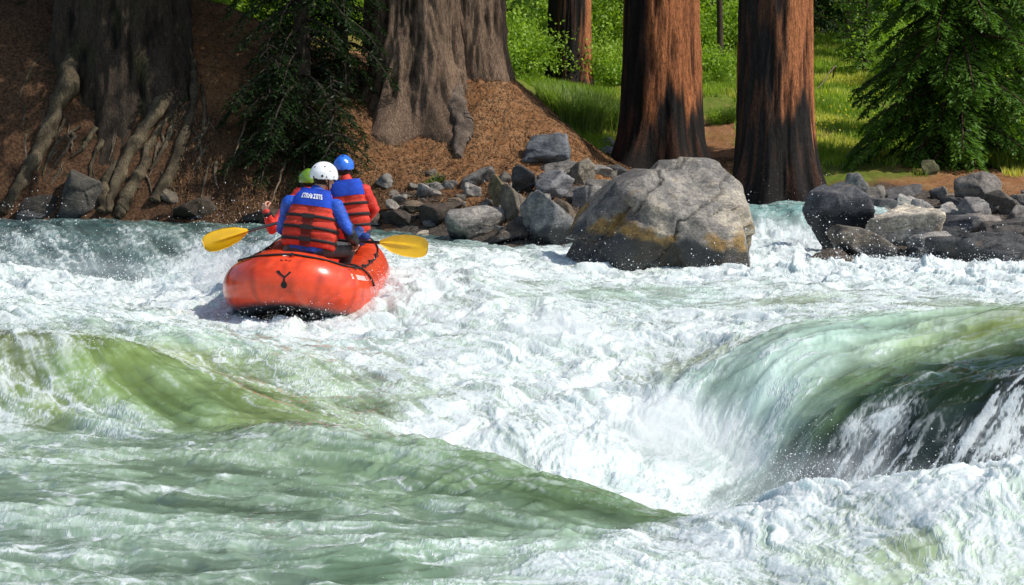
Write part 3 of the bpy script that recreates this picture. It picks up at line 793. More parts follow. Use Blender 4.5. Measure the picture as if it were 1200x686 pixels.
def leafcloud_arrays(blobs, n, leaf, seed, dark, light, hang=.0):
    """blobs: (x,y,z,rx,ry,rz). leaves gathered in twig clumps on the blobs' shells with gaps"""
    r = np.random.default_rng(seed)
    B = np.array(blobs, float); w = B[:, 3] * B[:, 5]; w /= w.sum()
    ncl = max(8, n // 26)
    k = r.choice(len(B), ncl, p=w)
    d = unit(r.normal(size=(ncl, 3))); rad = r.uniform(.55, 1.05, ncl) ** .7
    cl = B[k, :3] + d * B[k, 3:6] * rad[:, None]
    ci = r.integers(0, ncl, n)
    cs = leaf * r.uniform(1.5, 3.6, ncl)
    P = cl[ci] + r.normal(size=(n, 3)) * cs[ci][:, None] * np.array([1, 1, .6])
    D = unit(r.normal(size=(n, 3)) + d[ci] * .8 + np.array([0, 0, -hang]))
    N = unit(np.cross(D, unit(r.normal(size=(n, 3)) + np.array([0, 0, .8]))))
    V, F = leaf_quads(P, D, N, leaf * r.uniform(.7, 1.4, n), leaf * .6 * r.uniform(.7, 1.3, n))
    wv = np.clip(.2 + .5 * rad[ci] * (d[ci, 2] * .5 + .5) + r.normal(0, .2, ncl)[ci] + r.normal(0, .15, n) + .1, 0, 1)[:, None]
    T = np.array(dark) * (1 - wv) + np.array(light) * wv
    return V, F, np.repeat(T, 4, 0)

def mk_leaf(name, VFT, parent, mat=None):
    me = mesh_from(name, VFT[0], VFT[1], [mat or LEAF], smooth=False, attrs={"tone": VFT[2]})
    return link(name, me, parent)
def mk_bark(name, V, F, tone, parent):
    return link(name, mesh_from(name, V, F, [BARK], attrs={"tone": tone}), parent)
def flat_tone(V, c, var=.35, f=6, seed=0):
    n = noise3(V[:, 0] * f, V[:, 1] * f, V[:, 2] * f, seed)
    return np.clip(np.array(c)[None] * (1 + var * n)[:, None], .003, .9)

def high_crown(z0, z1, rad, n, seed, parent, dark=(.012, .03, .008), light=(.05, .095, .02), leaf=.42):
    r = np.random.default_rng(seed)
    bl = []
    for i in range(26):
        f = r.uniform(0, 1); a = r.uniform(0, 6.28); q = rad * (1 - .65 * f) * r.uniform(.35, .95)
        s = rad * r.uniform(.25, .42) * (1 - .4 * f)
        bl.append((q * math.cos(a), q * math.sin(a), z0 + (z1 - z0) * f, s, s, s * .55))
    VFT = leafcloud_arrays(bl, n, leaf, seed, dark, light, .3)
    cr = mk_leaf("crown", VFT, parent)
    tb = []
    for b in bl:
        tb.append(tube(spline([(0, 0, z0 - 1), (0, 0, b[2] - .6), (b[0] * .5, b[1] * .5, b[2] - .25), (b[0], b[1], b[2])], 14), np.linspace(.14, .03, 14), 6))
    V, F = join(tb)
    mk_bark("limbs", V, F, flat_tone(V, (.12, .07, .045)), parent)

def copy_tree(o, parent=None):
    c = o.copy(); COL.objects.link(c)
    if parent is not None: c.parent = parent
    for ch in list(o.children): copy_tree(ch, c)
    return c

def build_trees():
    T = lambda x, y: float(terrain_z(np.array([x]), np.array([y]))[0])
    # --- the red barked giants on the right bank
    def giant(px, Y, dia_px, label, seed, lobes, char_h, side, flare=.25, base=None, top=26, crown=(15, 26, 4.2), ridge=(5.0, .55, .035), dark=None, hf=.8):
        x = (px - 600) / FPX * Y
        z = T(x, Y) if base is None else base
        r0 = dia_px / FPX * Y / 2
        o = empty("giant_redwood", (x, Y, z)); tag(o, label, "tree", "redwoods on the right bank")
        Rf = lambda H: r0 * (1 - .018 * np.maximum(H, 0)) * (1 + flare * np.exp(-np.maximum(H, -.5) / hf))
        kw = {} if dark is None else dict(base=dark[0], dark=dark[1])
        V, F, tn = trunk_arrays(top, Rf, lobes, ridge, seq_col(char_h, side, seed, **kw), seed=seed, na=230)
        mk_bark("trunk", V, F, tn, o)
        high_crown(crown[0], crown[1], crown[2], 5200, seed, o)
        return o
    giant(774, 35.6, 88, "broad orange red trunk with blackened base rising behind the big boulder", 1,
          [(-2.2, .36, .3, .5), (-1.3, .34, .25, .55), (-.6, .3, .25, .5), (-2.9, .2, .3, .5)], 1.35, (-2.6, .55))
    giant(907, 32.3, 86, "widest red trunk, charred and shaded black down its left side, roots above the small waterfall", 2,
          [(-1.8, .42, .20, .45), (-1.25, .5, .17, .42), (-.75, .46, .2, .5), (-2.5, .3, .25, .5), (-.2, .32, .25, .55)], 1.7, (-2.45, .85), flare=.3)
    giant(667, 50, 49, "narrower dark red trunk behind the grass tussock and the dirt mound", 3, [(-1.6, .3, .4, .4), (-.8, .2, .3, .4)], .6, (-2.2, 1.25), flare=.18)
    giant(716, 72, 27, "thin distant dark trunk seen between two nearer red trunks", 4, [(-1.5, .2, .4, .5)], 2.2, (-2.2, .9), flare=.15, crown=(14, 22, 3))
    giant(455, 44, 50, "dark trunk in shade behind the grey double trunk", 5, [(-1.5, .2, .4, .5)], 3.5, (-2.2, 1.2), flare=.2, crown=(9, 22, 4))
    for px, Y, d, lb, sd in [(745, 58, 7, "slender dark trunk just left of the orange red trunk", 51), (838, 60, 8, "slender trunk between the two widest red trunks", 52), (990, 66, 9, "slender dark trunk at the back of the meadow beyond the charred trunk", 53), (628, 60, 7, "slender trunk left of the narrower dark red trunk", 54), (1040, 72, 8, "slender trunk left of the large dense fir at the forest edge", 55), (700, 66, 6, "slender trunk right of the narrower dark red trunk", 56)]:
        x = (px - 600) / FPX * Y; z = T(x, Y); o = empty("slender_tree", (x, Y, z - .1)); tag(o, lb, "tree")
        hs = np.linspace(-.3, 15, 30); V, F = tube(np.stack([.12 * np.sin(hs * .35 + sd), hs * 0, hs], 1), np.maximum(d / FPX * Y / 2 * (1 - hs / 17), .02), 10)
        mk_bark("trunk", V, F, flat_tone(V, (.085, .06, .042), .5, 4, sd), o)
        VFT = leafcloud_arrays([(r_[0], r_[1], 9 + r_[2], .8, .8, .6) for r_ in np.random.default_rng(sd).normal(0, 1, (10, 3)) * [.7, .7, 2.2]], 2500, .18, sd, (.05, .12, .012), (.28, .42, .05)); mk_leaf("crown", VFT, o)
    # --- grey double trunk on the dirt mound
    Y = 33.2; x = (505 - 600) / FPX * Y
    o = empty("old_cedar", (x, Y, 2.35)); tag(o, "huge grey double trunk with deeply furrowed bark standing on the brown dirt mound", "tree")
    V, F, tn = trunk_arrays(24, lambda H: .70 * (1 - .012 * H) * (1 + .22 * np.exp(-np.maximum(H, -1) / .8)),
                            [(-1.15, .42, .30, 1.0), (-2.0, .3, .35, .6), (-2.8, .25, .3, .6), (-.5, .3, .3, .7)], (4.0, .85, .105), grey_col((.022, .015, .010), (.185, .125, .085), 21, .2), seed=21, na=220, below=1.4)
    V[:, 0] -= .22
    mk_bark("trunk", V, F, tn, o)
    V, F, tn = trunk_arrays(22, lambda H: .48 * (1 - .012 * H) * (1 + .16 * np.exp(-np.maximum(H, -1) / .7)),
                            [(-.9, .14, .4, .6), (.1, .10, .4, .6)], (4.6, .8, .09), grey_col((.022, .015, .010), (.18, .12, .08), 22, .1), seed=22, na=180, below=.6, lean=(-.03, 0))
    V[:, 0] += .78; V[:, 1] += .25; V[:, 2] += .35
    mk_bark("trunk", V, F, tn, o)
    def roots(o, lst, seed, col, lump=.25):
        for k, (pts, r) in enumerate(lst):
            P = []
            for i, (px, py) in enumerate(pts):
                h = hit(terrain_base, px, py, 22); d = unit(ray(px, py)); P.append(h - d * ((r[i] / FPX * h[1]) * .5 + ((-.45, .15)[i] if i < 2 and len(pts) > 4 else 0)))
            P = np.array(P); R_ = np.array(r, float) / FPX * P[:, 1]
            n = 70 if len(pts) > 2 else 20
            S = spline(np.concatenate([P, R_[:, None]], 1), n)
            nn = np.linspace(0, 9, n)
            S[:, 0] += .35 * S[:, 3] * noise2(nn * .9, nn * 0 + k, seed); S[:, 2] += .3 * S[:, 3] * noise2(nn * .9, nn * 0 + k, seed + 1)
            V, F = tube(S[:, :3], np.maximum(S[:, 3], .008) * (1 + lump * noise2(nn * 1.3, nn * 0 + k * 3.1, seed + 2)), 18)
            c = np.repeat(S[:, :3], 18, 0); c = np.concatenate([c, S[:1, :3], S[-1:, :3]])
            nz = fbm3(V[:, 0] * 5, V[:, 1] * 5, V[:, 2] * 5, 4, seed + k)
            V = c + (V - c) * (1 + .38 * nz)[:, None]
            t = flat_tone(V, col, .5, 5, seed + k) * (1 + .5 * np.clip(nz, -1, 1))[:, None]
            me = mesh_from("root", V - np.array(o.location), F, [BARK], attrs={"tone": t}); link("root", me, o)
    roots(o, [([(527, 95), (536, 130), (540, 158), (536, 184)], [13, 11, 9, 5]), ([(546, 135), (549, 155), (546, 168)], [8, 6, 3]), ([(449, 110), (447, 140), (446, 160)], [7, 6, 3]), ([(472, 115), (473, 138), (470, 150)], [8, 7, 3])], 61, (.15, .115, .09))
    high_crown(10.5, 23, 4.0, 7000, 77, o)
    # --- dark old tree with bare roots on the left bank
    Y = 33.0; x = (150 - 600) / FPX * Y
    o = empty("old_cedar", (x, Y, 1.9)); tag(o, "enormous dark trunk in shade with long bare roots reaching down to the water", "tree")
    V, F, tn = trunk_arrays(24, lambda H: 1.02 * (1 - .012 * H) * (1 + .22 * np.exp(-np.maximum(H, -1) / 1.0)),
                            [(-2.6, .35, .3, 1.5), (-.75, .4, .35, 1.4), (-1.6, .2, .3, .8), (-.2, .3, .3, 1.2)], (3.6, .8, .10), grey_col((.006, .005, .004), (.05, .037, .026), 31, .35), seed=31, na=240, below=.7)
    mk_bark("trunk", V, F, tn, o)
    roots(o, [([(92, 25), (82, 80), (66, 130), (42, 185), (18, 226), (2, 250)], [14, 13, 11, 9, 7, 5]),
              ([(208, 95), (190, 122), (163, 160), (140, 205), (126, 250)], [6, 8, 8, 7, 5]),
              ([(216, 30), (226, 75), (226, 125), (214, 165), (198, 205), (180, 236)], [6, 4, 5, 6, 7, 6]),
              ([(174, 185), (160, 208), (146, 238), (138, 256)], [5, 7, 7, 5]),
              ([(136, 190), (124, 215), (120, 250)], [3, 6, 6]),
              ([(52, 64), (38, 78), (28, 100), (18, 126)], [1.2, 1.6, 1.4, .7]),
              ([(95, 148), (76, 160), (62, 172)], [2, 2, 1]),
              ([(212, 120), (192, 142), (182, 168)], [2, 2, 1]),
              ([(222, 122), (206, 148), (194, 158)], [2, 2, 1]),
              ([(112, 150), (98, 172), (84, 184)], [3, 3, 1]),
              ([(246, 138), (238, 160), (228, 176)], [1.5, 1.2, .8]),
              ([(205, 130), (182, 158), (168, 190), (160, 222)], [3, 4, 4, 2.5]), ([(196, 90), (204, 128), (196, 165), (176, 200)], [3, 3.5, 3, 2]), ([(150, 168), (146, 190), (150, 214)], [2.5, 2, 1]),
              ([(120, 165), (108, 190), (104, 214)], [3, 2.5, 1.2]), ([(236, 100), (240, 130), (236, 160), (222, 190)], [2, 2.2, 2, 1]), ([(76, 140), (60, 178), (50, 206)], [2.5, 2, 1.2]), ([(226, 150), (236, 176), (232, 204)], [1.6, 1.4, .8])], 91, (.10, .08, .05))
    r = np.random.default_rng(5)
    rl = []
    for i in range(34):
        px0, py0 = r.uniform(20, 260), r.uniform(110, 200); k = r.uniform(-.5, .35); L_ = r.uniform(25, 70); q = [(px0, py0)]
        for j in range(4): q.append((q[-1][0] + k * L_ / 4 + r.normal(0, 3.5), min(q[-1][1] + L_ / 4 * r.uniform(.6, 1.2), 246)))
        w0 = r.uniform(.8, 2.2); rl.append((q[:4], [w0, w0 * .9, w0 * .7, w0 * .35]))
    roots(o, rl, 191, (.12, .095, .065), .15)
    high_crown(6.2, 22, 5.5, 7000, 78, o)
    # shaggy mossy bark strips hanging on the flare
    # --- far left dark trunk
    for px, Y, d, lb, sd in [(-22, 35.5, 95, "dark trunk at the shaded edge left of the great rooted tree", 41), (20, 40, 30, "slim dark trunk beside the great rooted tree", 42)]:
        x = (px - 600) / FPX * Y; z = T(x, Y)
        o = empty("shaded_tree", (x, Y, z)); tag(o, lb, "tree")
        rr = d / FPX * Y / 2
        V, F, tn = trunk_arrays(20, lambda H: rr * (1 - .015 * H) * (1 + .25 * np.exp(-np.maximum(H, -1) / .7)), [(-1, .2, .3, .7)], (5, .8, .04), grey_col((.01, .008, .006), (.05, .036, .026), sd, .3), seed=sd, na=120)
        mk_bark("trunk", V, F, tn, o)
        high_crown(4.5 if d > 50 else 3.2, 18, 4.0, 5000, sd, o)
    # --- small conifers on the shaded bank
    def conifer(px, py, Y, h, lenf, nb, seed, label, name="young_fir", base=.3, group=None, rb=.11, tone=(.06, .045, .035), **kw):
        x = (px - 600) / FPX * Y; z = T(x, Y)
        o = empty(name, (x, Y, z - .05)); tag(o, label, "tree", group)
        V, F, t, L = conifer_arrays(h, base, lenf, nb, seed, **kw)
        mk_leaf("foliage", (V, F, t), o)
        hs = np.linspace(-.4, h, 40)
        p = np.stack([.05 * np.sin(hs * .9 + seed), .05 * np.cos(hs * .7), hs], 1)
        Vt, Ft = join([tube(p, np.maximum(rb * (1 - hs / h * .93), .012), 14), L])
        mk_bark("trunk", Vt, Ft, flat_tone(Vt, tone, .5, 9, seed), o)
        return o
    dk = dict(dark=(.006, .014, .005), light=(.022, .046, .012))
    conifer(352, 150, 31.9, 8.0, lambda f: 1.25 * (1 - f) ** .6 + .15, 125, 101, "drooping dark fir on the shaded bank, nearest above the paddlers", droop=.75, base=-.5, rb=.16, leaf=.085, step=.06, **dk)
    conifer(399, 120, 32.6, 8.5, lambda f: .95 * (1 - f) ** .6 + .15, 100, 102, "slim dark fir with bare lower trunk just left of the grey double trunk", droop=.7, base=.5, rb=.13, leaf=.085, step=.06, **dk)
    conifer(318, 190, 31.3, 2.2, lambda f: .75 * (1 - f) ** .7 + .12, 40, 103, "low dark fir sapling at the foot of the shaded firs", base=-.2, droop=.6, rb=.05, leaf=.08, step=.055, **dk)
    conifer(392, 205, 30.9, 1.7, lambda f: .7 * (1 - f) ** .7 + .12, 36, 104, "bushy dark fir sapling on the bank behind the blue helmet", base=-.2, droop=.6, rb=.05, leaf=.08, step=.055, **dk)
    # --- big green conifer at right
    conifer(1118, 190, 35.6, 9.5, lambda f: 1.75 * (1 - f) ** .45 + .2, 250, 111, "large dense green fir with drooping boughs on the right bank", base=.1, droop=.6, rb=.2, leaf=.11, step=.062, dark=(.014, .04, .007), light=(.13, .26, .035), tone=(.1, .06, .04))
    conifer(1192, 170, 39.5, 9, lambda f: 1.3 * (1 - f) ** .5 + .2, 120, 112, "green fir at the right edge, half behind the large dense fir", base=.3, droop=.5, rb=.16, leaf=.12, step=.08, dark=(.018, .05, .008), light=(.11, .22, .03))
    conifer(1010, 95, 56, 4.8, lambda f: .95 * (1 - f) + .1, 60, 113, "small light green young fir at the back of the meadow", base=.2, droop=.2, rb=.07, leaf=.12, step=.09, dark=(.03, .08, .01), light=(.14, .24, .035))
    conifer(608, 60, 56, 6.5, lambda f: 1.1 * (1 - f) + .1, 60, 114, "dark green young fir behind the right shoulder of the dirt mound", base=.3, droop=.3, rb=.08, leaf=.13, step=.09, dark=(.015, .05, .01), light=(.06, .13, .03))
    # ferny moss spray hanging on the grey trunk
    # --- forest behind the meadow
    r = np.random.default_rng(99)
    V, F, t, L = conifer_arrays(13, .4, lambda f: 2.3 * (1 - f) ** .8 + .1, 95, 201, dark=(.008, .02, .006), light=(.035, .075, .018), leaf=.24, step=.16, droop=.3, fat=.4)
    firm = mesh_from("fir_foliage", V, F, [LEAF], smooth=False, attrs={"tone": t})
    hs = np.linspace(-.5, 13, 20); Vt, Ft = join([tube(np.stack([hs * 0, hs * 0, hs], 1), np.maximum(.2 * (1 - hs / 13.5), .02), 8), L])
    firt = mesh_from("fir_trunk", Vt, Ft, [BARK], attrs={"tone": flat_tone(Vt, (.07, .045, .03))})
    V, F, t = leafcloud_arrays([(r.normal(0, .75), r.normal(0, .75), 3.2 + r.normal(0, 1.3), r.uniform(.5, .95), r.uniform(.5, .95), r.uniform(.4, .8)) for _ in range(26)], 9000, .15, 202, (.06, .14, .012), (.34, .50, .05))
    decm = mesh_from("broadleaf_crown", V, F, [LEAF], smooth=False, attrs={"tone": t})
    tb = [tube(spline([(0, 0, -.4), (.05, 0, 1.2), (-.05, .05, 2.6), (0, 0, 4.2)], 14), np.linspace(.1, .02, 14), 8)]
    for i in range(9):
        a = r.uniform(0, 6.28); z = r.uniform(1.2, 3.4); tb.append(tube(spline([(0, 0, z), (.4 * math.cos(a), .4 * math.sin(a), z + .4), (1 * math.cos(a), 1 * math.sin(a), z + .7)], 6), np.linspace(.035, .008, 6), 5))
    Vt, Ft = join(tb)
    dect = mesh_from("broadleaf_trunk", Vt, Ft, [BARK], attrs={"tone": flat_tone(Vt, (.10, .075, .05))})
    V, F, t = leafcloud_arrays([(r.normal(0, .55), r.normal(0, .55), .45 + abs(r.normal(0, .3)), r.uniform(.3, .5), r.uniform(.3, .5), r.uniform(.25, .4)) for _ in range(14)], 5200, .10, 203, (.09, .18, .014), (.36, .52, .06))
    bushm = mesh_from("bush_leaves", V, F, [LEAF], smooth=False, attrs={"tone": t})
    tb = []
    for i in range(14):
        a = r.uniform(0, 6.28); q = r.uniform(.2, .7); tb.append(tube(spline([(0, 0, -.2), (q * .4 * math.cos(a), q * .4 * math.sin(a), .35), (q * math.cos(a), q * math.sin(a), .8)], 6), np.linspace(.018, .005, 6), 5))
    Vt, Ft = join(tb); bushs = mesh_from("bush_stems", Vt, Ft, [BARK], attrs={"tone": flat_tone(Vt, (.09, .065, .04))})
    def plant(kind, px, Y, s, label, group, first={}):
        x = (px - 600) / FPX * Y
        nm, a, an, b, bn, cat = {"fir": ("forest_fir", firm, "foliage", firt, "trunk", "tree"), "dec": ("broadleaf_tree", decm, "crown", dect, "trunk", "tree"),
                       "bush": ("leafy_bush", bushm, "foliage", bushs, "stems", "bush")}[kind]
        o = empty(nm, (x, Y, T(x, Y) - .05), r.uniform(0, 6.28)); o.scale = (s * r.uniform(.9, 1.15), s * r.uniform(.9, 1.15), s * r.uniform(.88, 1.2))
        tag(o, label, cat, group)
        link(an, a, o); link(bn, b, o)
    gF = "dark firs in the forest behind the meadow"
    for i in range(34):
        Yf = r.uniform(95, 130); plant("fir", r.uniform(-160, 1360), Yf, r.uniform(.9, 1.5), "dark fir in the forest wall behind the meadow", gF)
    for i in range(20):
        plant("fir", -120 + i * 74 + r.uniform(-25, 25), r.uniform(120, 140), r.uniform(1.3, 1.7), "dark fir in the forest wall behind the meadow", gF)
    for px, Y, s in [(940, 74, 1.1), (985, 79, 1.2), (700, 84, 1.2), (1050, 70, 1.0), (1090, 66, 1.0), (560, 66, .9), (250, 60, .9), (320, 64, .9), (60, 52, .8), (-40, 48, .8), (835, 88, 1.2), (425, 55, .7)]:
        plant("fir", px, Y, s, "dark fir in the forest wall behind the meadow", gF)
    gD = "sunlit broadleaf trees behind the redwoods"
    for px, Y, s in [(595, 62, 1.1), (630, 66, 1.2), (575, 70, 1.2), (705, 64, .9), (735, 70, 1.2), (830, 66, 1.0), (850, 74, 1.3), (815, 80, 1.2), (965, 84, 1.0), (1035, 62, .85), (1060, 78, 1.2), (300, 56, .9), (380, 60, 1.0), (430, 68, 1.0), (500, 72, 1.2), (350, 52, .7), (640, 78, 1.2), (1010, 84, 1.1)]:
        plant("dec", px, Y, s, "sunlit light green broadleaf tree behind the redwood trunks", gD)
    gB = "bright green bushes around the meadow"
    for i in range(34):
        Yb = r.uniform(50, 72); px = r.choice([r.uniform(560, 760), r.uniform(800, 870), r.uniform(950, 1220), r.uniform(240, 450)], p=[.4, .2, .25, .15])
        plant("bush", px, Yb, r.choice([.45, .7, 1.0, 1.5]) * r.uniform(.8, 1.2), "bright green leafy bush at the back of the meadow", gB)
    for px, Y, s, lb in [(612, 46, .8, "bright green bush on the slope left of the narrower dark red trunk"), (586, 47, .9, "bright green bush touching the grey double trunk's right side"), (850, 41, .3, "small green bush on brown litter between the two widest red trunks"),
                         (1195, 36.5, .5, "yellow green bush at the right edge beyond the rocks"), (1180, 39, .5, "yellow green bush beside the large dense fir"), (877, 33.3, .25, "small mossy green bush between the boulder and the charred red trunk"), (245, 36.5, .35, "small green bush on top of the shaded left bank")]:
        plant("bush", px, Y, s, lb, None)

def build_ground_plants():
    r = np.random.default_rng(17)
    # grass: blades over the meadow
    n = 380000
    Y = 32.5 + (r.uniform(0, 1, n) ** 1.35) * 40; px = 540 + r.uniform(0, 1, n) ** 1.12 * 1010
    X = (px - 600) / FPX * Y
    z = terrain_z(X, Y)
    dens = fbm2(X * .55, Y * .4, 3, 61) * .8 + .62
    pxr = px; py = 150 + (CAMH - z) / Y * FPX
    dens -= .95 * ((pxr < 860) & (pxr > 800) & (py > 115)) + 1.2 * ((py > 208)) + .9 * ((pxr > 1085) & (pxr < 1175) & (py > 170)) + .55 * ((py > 185))
    dens -= 2 * ((px < 735) & (Y < 36.5)) + 1.0 * ((px < 640) & (Y < 42))
    dens -= 2 * ((pxr > 715) & (pxr < 880) & (Y < 38))
    k = r.uniform(0, 1, n) < np.clip(dens, 0, 1)
    X, Y, z = X[k], Y[k], z[k]; n = len(X)
    hgt = r.uniform(.05, .15, n) * (1 + .8 * np.clip(fbm2(X * .8, Y * .6, 2, 66), -.7, 1)) * (.8 + Y / 90); wd = .012 * (Y / 34) * r.uniform(.8, 1.6, n)
    a = r.uniform(0, 6.28, n); ln = r.uniform(.1, .6, n) * hgt; b = r.uniform(0, 6.28, n)
    V = np.stack([np.stack([X - wd * np.cos(a), Y - wd * np.sin(a), z - .02], -1), np.stack([X + wd * np.cos(a), Y + wd * np.sin(a), z - .02], -1),
                  np.stack([X + ln * np.cos(b), Y + ln * np.sin(b), z + hgt], -1)], 1).reshape(-1, 3)
    w = np.clip(.5 + .55 * fbm2(X * .7, Y * .5, 3, 71) + r.normal(0, .2, n), 0, 1)[:, None]
    yl = np.clip(sstep(.55, .95, fbm2(X * .35, Y * .3, 2, 75) + .45) + r.normal(0, .1, n), 0, 1)[:, None]
    c = np.array([.12, .22, .018]) * (1 - w) + np.array([.33, .45, .05]) * w
    c = c * (1 - yl) + np.array([.58, .57, .12]) * yl
    me = mesh_from("meadow_grass", V, np.arange(3 * n).reshape(-1, 3), [GRASSM], smooth=False, attrs={"tone": np.repeat(c, 3, 0)})
    tag(link("meadow_grass", me), "sunlit green grass over the meadow on the far bank", "grass", kind="stuff")
    # yellow meadow flowers
    m = 1500
    px = r.uniform(940, 1330, m); Y = r.uniform(36, 58, m); X = (px - 600) / FPX * Y
    k = (fbm2(X * .5, Y * .4, 2, 88) + r.normal(0, .25, m)) > .05; X, Y = X[k], Y[k]; m = len(X); z = terrain_z(X, Y) + r.uniform(.12, .26, m)
    P = np.stack([X, Y, z], -1); D = unit(r.normal(size=(m, 3))); N = unit(np.cross(D, r.normal(size=(m, 3)))); s = r.uniform(.03, .06, m)
    V, F = leaf_quads(P - D * s[:, None] / 2, D, N, s, s)
    me = mesh_from("meadow_flowers", V, F, [GRASSM], smooth=False, attrs={"tone": np.tile([[.75, .6, .05]], (len(V), 1))})
    tag(link("meadow_flowers", me), "tiny yellow flowers scattered through the meadow grass", "flowers", kind="stuff")
    # tussocks
    def tuss(px, py, hh, rad, nbl, label, c0, c1):
        p = hit(terrain_z, px, py, 25)
        o = None
        a = r.uniform(0, 6.28, nbl); q = rad * np.sqrt(r.uniform(0, 1, nbl)); bx = p[0] + q * np.cos(a); by = p[1] + q * np.sin(a) * .7
        bz = terrain_z(bx, by) - .02; l = hh * r.uniform(.5, 1.1, nbl); o1 = r.uniform(.15, .75, nbl) * l; aa = a + r.normal(0, .8, nbl); wd = r.uniform(.008, .016, nbl)
        B = np.stack([bx, by, bz], -1); M = B + np.stack([o1 * .35 * np.cos(aa), o1 * .35 * np.sin(aa), l * .65], -1); E = B + np.stack([o1 * np.cos(aa), o1 * np.sin(aa), l * .95], -1)
        S = np.stack([-np.sin(aa), np.cos(aa), 0 * aa], -1) * wd[:, None]
        V = np.stack([B - S, B + S, M + S * .8, M - S * .8, E], 1).reshape(-1, 3) - p
        i = np.arange(nbl)[:, None] * 5
        w = r.uniform(0, 1, (nbl, 1)); c = np.array(c0) * (1 - w) + np.array(c1) * w
        me = mesh_from("grass_tussock", V, [i + np.array([[0, 1, 2, 3]]), i + np.array([[3, 2, 4]])], [GRASSM], smooth=False, attrs={"tone": np.repeat(c, 5, 0)})
        tag(link("grass_tussock", me, loc=p), label, "grass tuft")
    g0, g1 = (.09, .17, .03), (.30, .38, .10)
    tuss(672, 148, .75, .55, 1500, "tall green grass tussock just in front of the narrower dark red trunk", g0, g1)
    tuss(706, 150, .6, .5, 1200, "green grass tussock beside the left edge of the orange red trunk", g0, g1)
    tuss(690, 135, .6, .6, 1200, "green grass tussock between the two other tussocks", g0, g1)
    tuss(652, 128, .45, .4, 800, "low green grass tussock left of the narrower dark red trunk's foot", g0, g1)
    tuss(878, 226, .3, .3, 600, "mossy grass tuft between the boulder and the charred trunk", (.05, .08, .01), (.14, .17, .03))
    tuss(510, 216, .16, .14, 120, "small pale green grass tuft on the dirt above the shore rocks", g0, (.2, .22, .08))
    tuss(1190, 195, .4, .5, 900, "yellow green grass tussock by the right edge", g0, (.25, .3, .05))
    # needle litter
    n = 60000
    Y = r.uniform(28, 37, n); px = r.uniform(200, 880, n); X = (px - 600) / FPX * Y; z = terrain_z(X, Y)
    k = z > .55; X, Y, z = X[k], Y[k], z[k]; n = len(X)
    a = r.uniform(0, 6.28, n); L = r.uniform(.03, .13, n); w = r.uniform(.004, .009, n)
    z2 = terrain_z(X + L * np.cos(a), Y + L * np.sin(a))
    A = np.stack([X, Y, z + .02], -1); B = np.stack([X + L * np.cos(a), Y + L * np.sin(a), z2 + r.uniform(.02, .06, n)], -1); S = np.stack([-w * np.sin(a), w * np.cos(a), w * .6], -1)
    V = np.stack([A - S, A + S, B], 1).reshape(-1, 3)
    wv = r.uniform(0, 1, (n, 1)); c = np.array([.06, .03, .015]) * (1 - wv) + np.array([.34, .2, .1]) * wv
    me = mesh_from("needle_litter", V, np.arange(3 * n).reshape(-1, 3), [BARK], smooth=False, attrs={"tone": np.repeat(c, 3, 0)})
    tag(link("needle_litter", me), "fallen brown needles and twigs covering the dirt bank", "needle litter", kind="stuff")
    # twigs
    for px0, py0, px1, py1, rr, lb in [(298, 128, 262, 214, 1.6, "long pale bare branch leaning down the shaded bank to the left of the firs"), (342, 100, 285, 135, 1.2, "thin bare branch pointing left out of the dark fir"),
                                       (975, 95, 955, 108, 1.2, "fallen bare branch in the meadow beside the charred red trunk"), (335, 195, 318, 240, 1.6, "bare stick on the shaded bank behind the green helmet"), (520, 212, 470, 208, .8, "thin dry twig lying on the brown dirt under the grey root claw")]:
        a = hit(terrain_z, px0, py0, 24) + np.array([0, -.1, .06]); b = hit(terrain_z, px1, py1, 24) + np.array([0, -.03, .02]); m = (a + b) / 2 + np.array([.05, -.05, .1]) * np.linalg.norm(b - a)
        S = spline([a, m, b], 16); S += r.normal(0, .012, S.shape)
        V, F = tube(S, np.linspace(rr, rr * .45, 16) / FPX * a[1], 8)
        o = link("dead_branch", mesh_from("dead_branch", V - a, F, [BARK], attrs={"tone": flat_tone(V, (.22, .16, .11))}), loc=a); tag(o, lb, "branch")
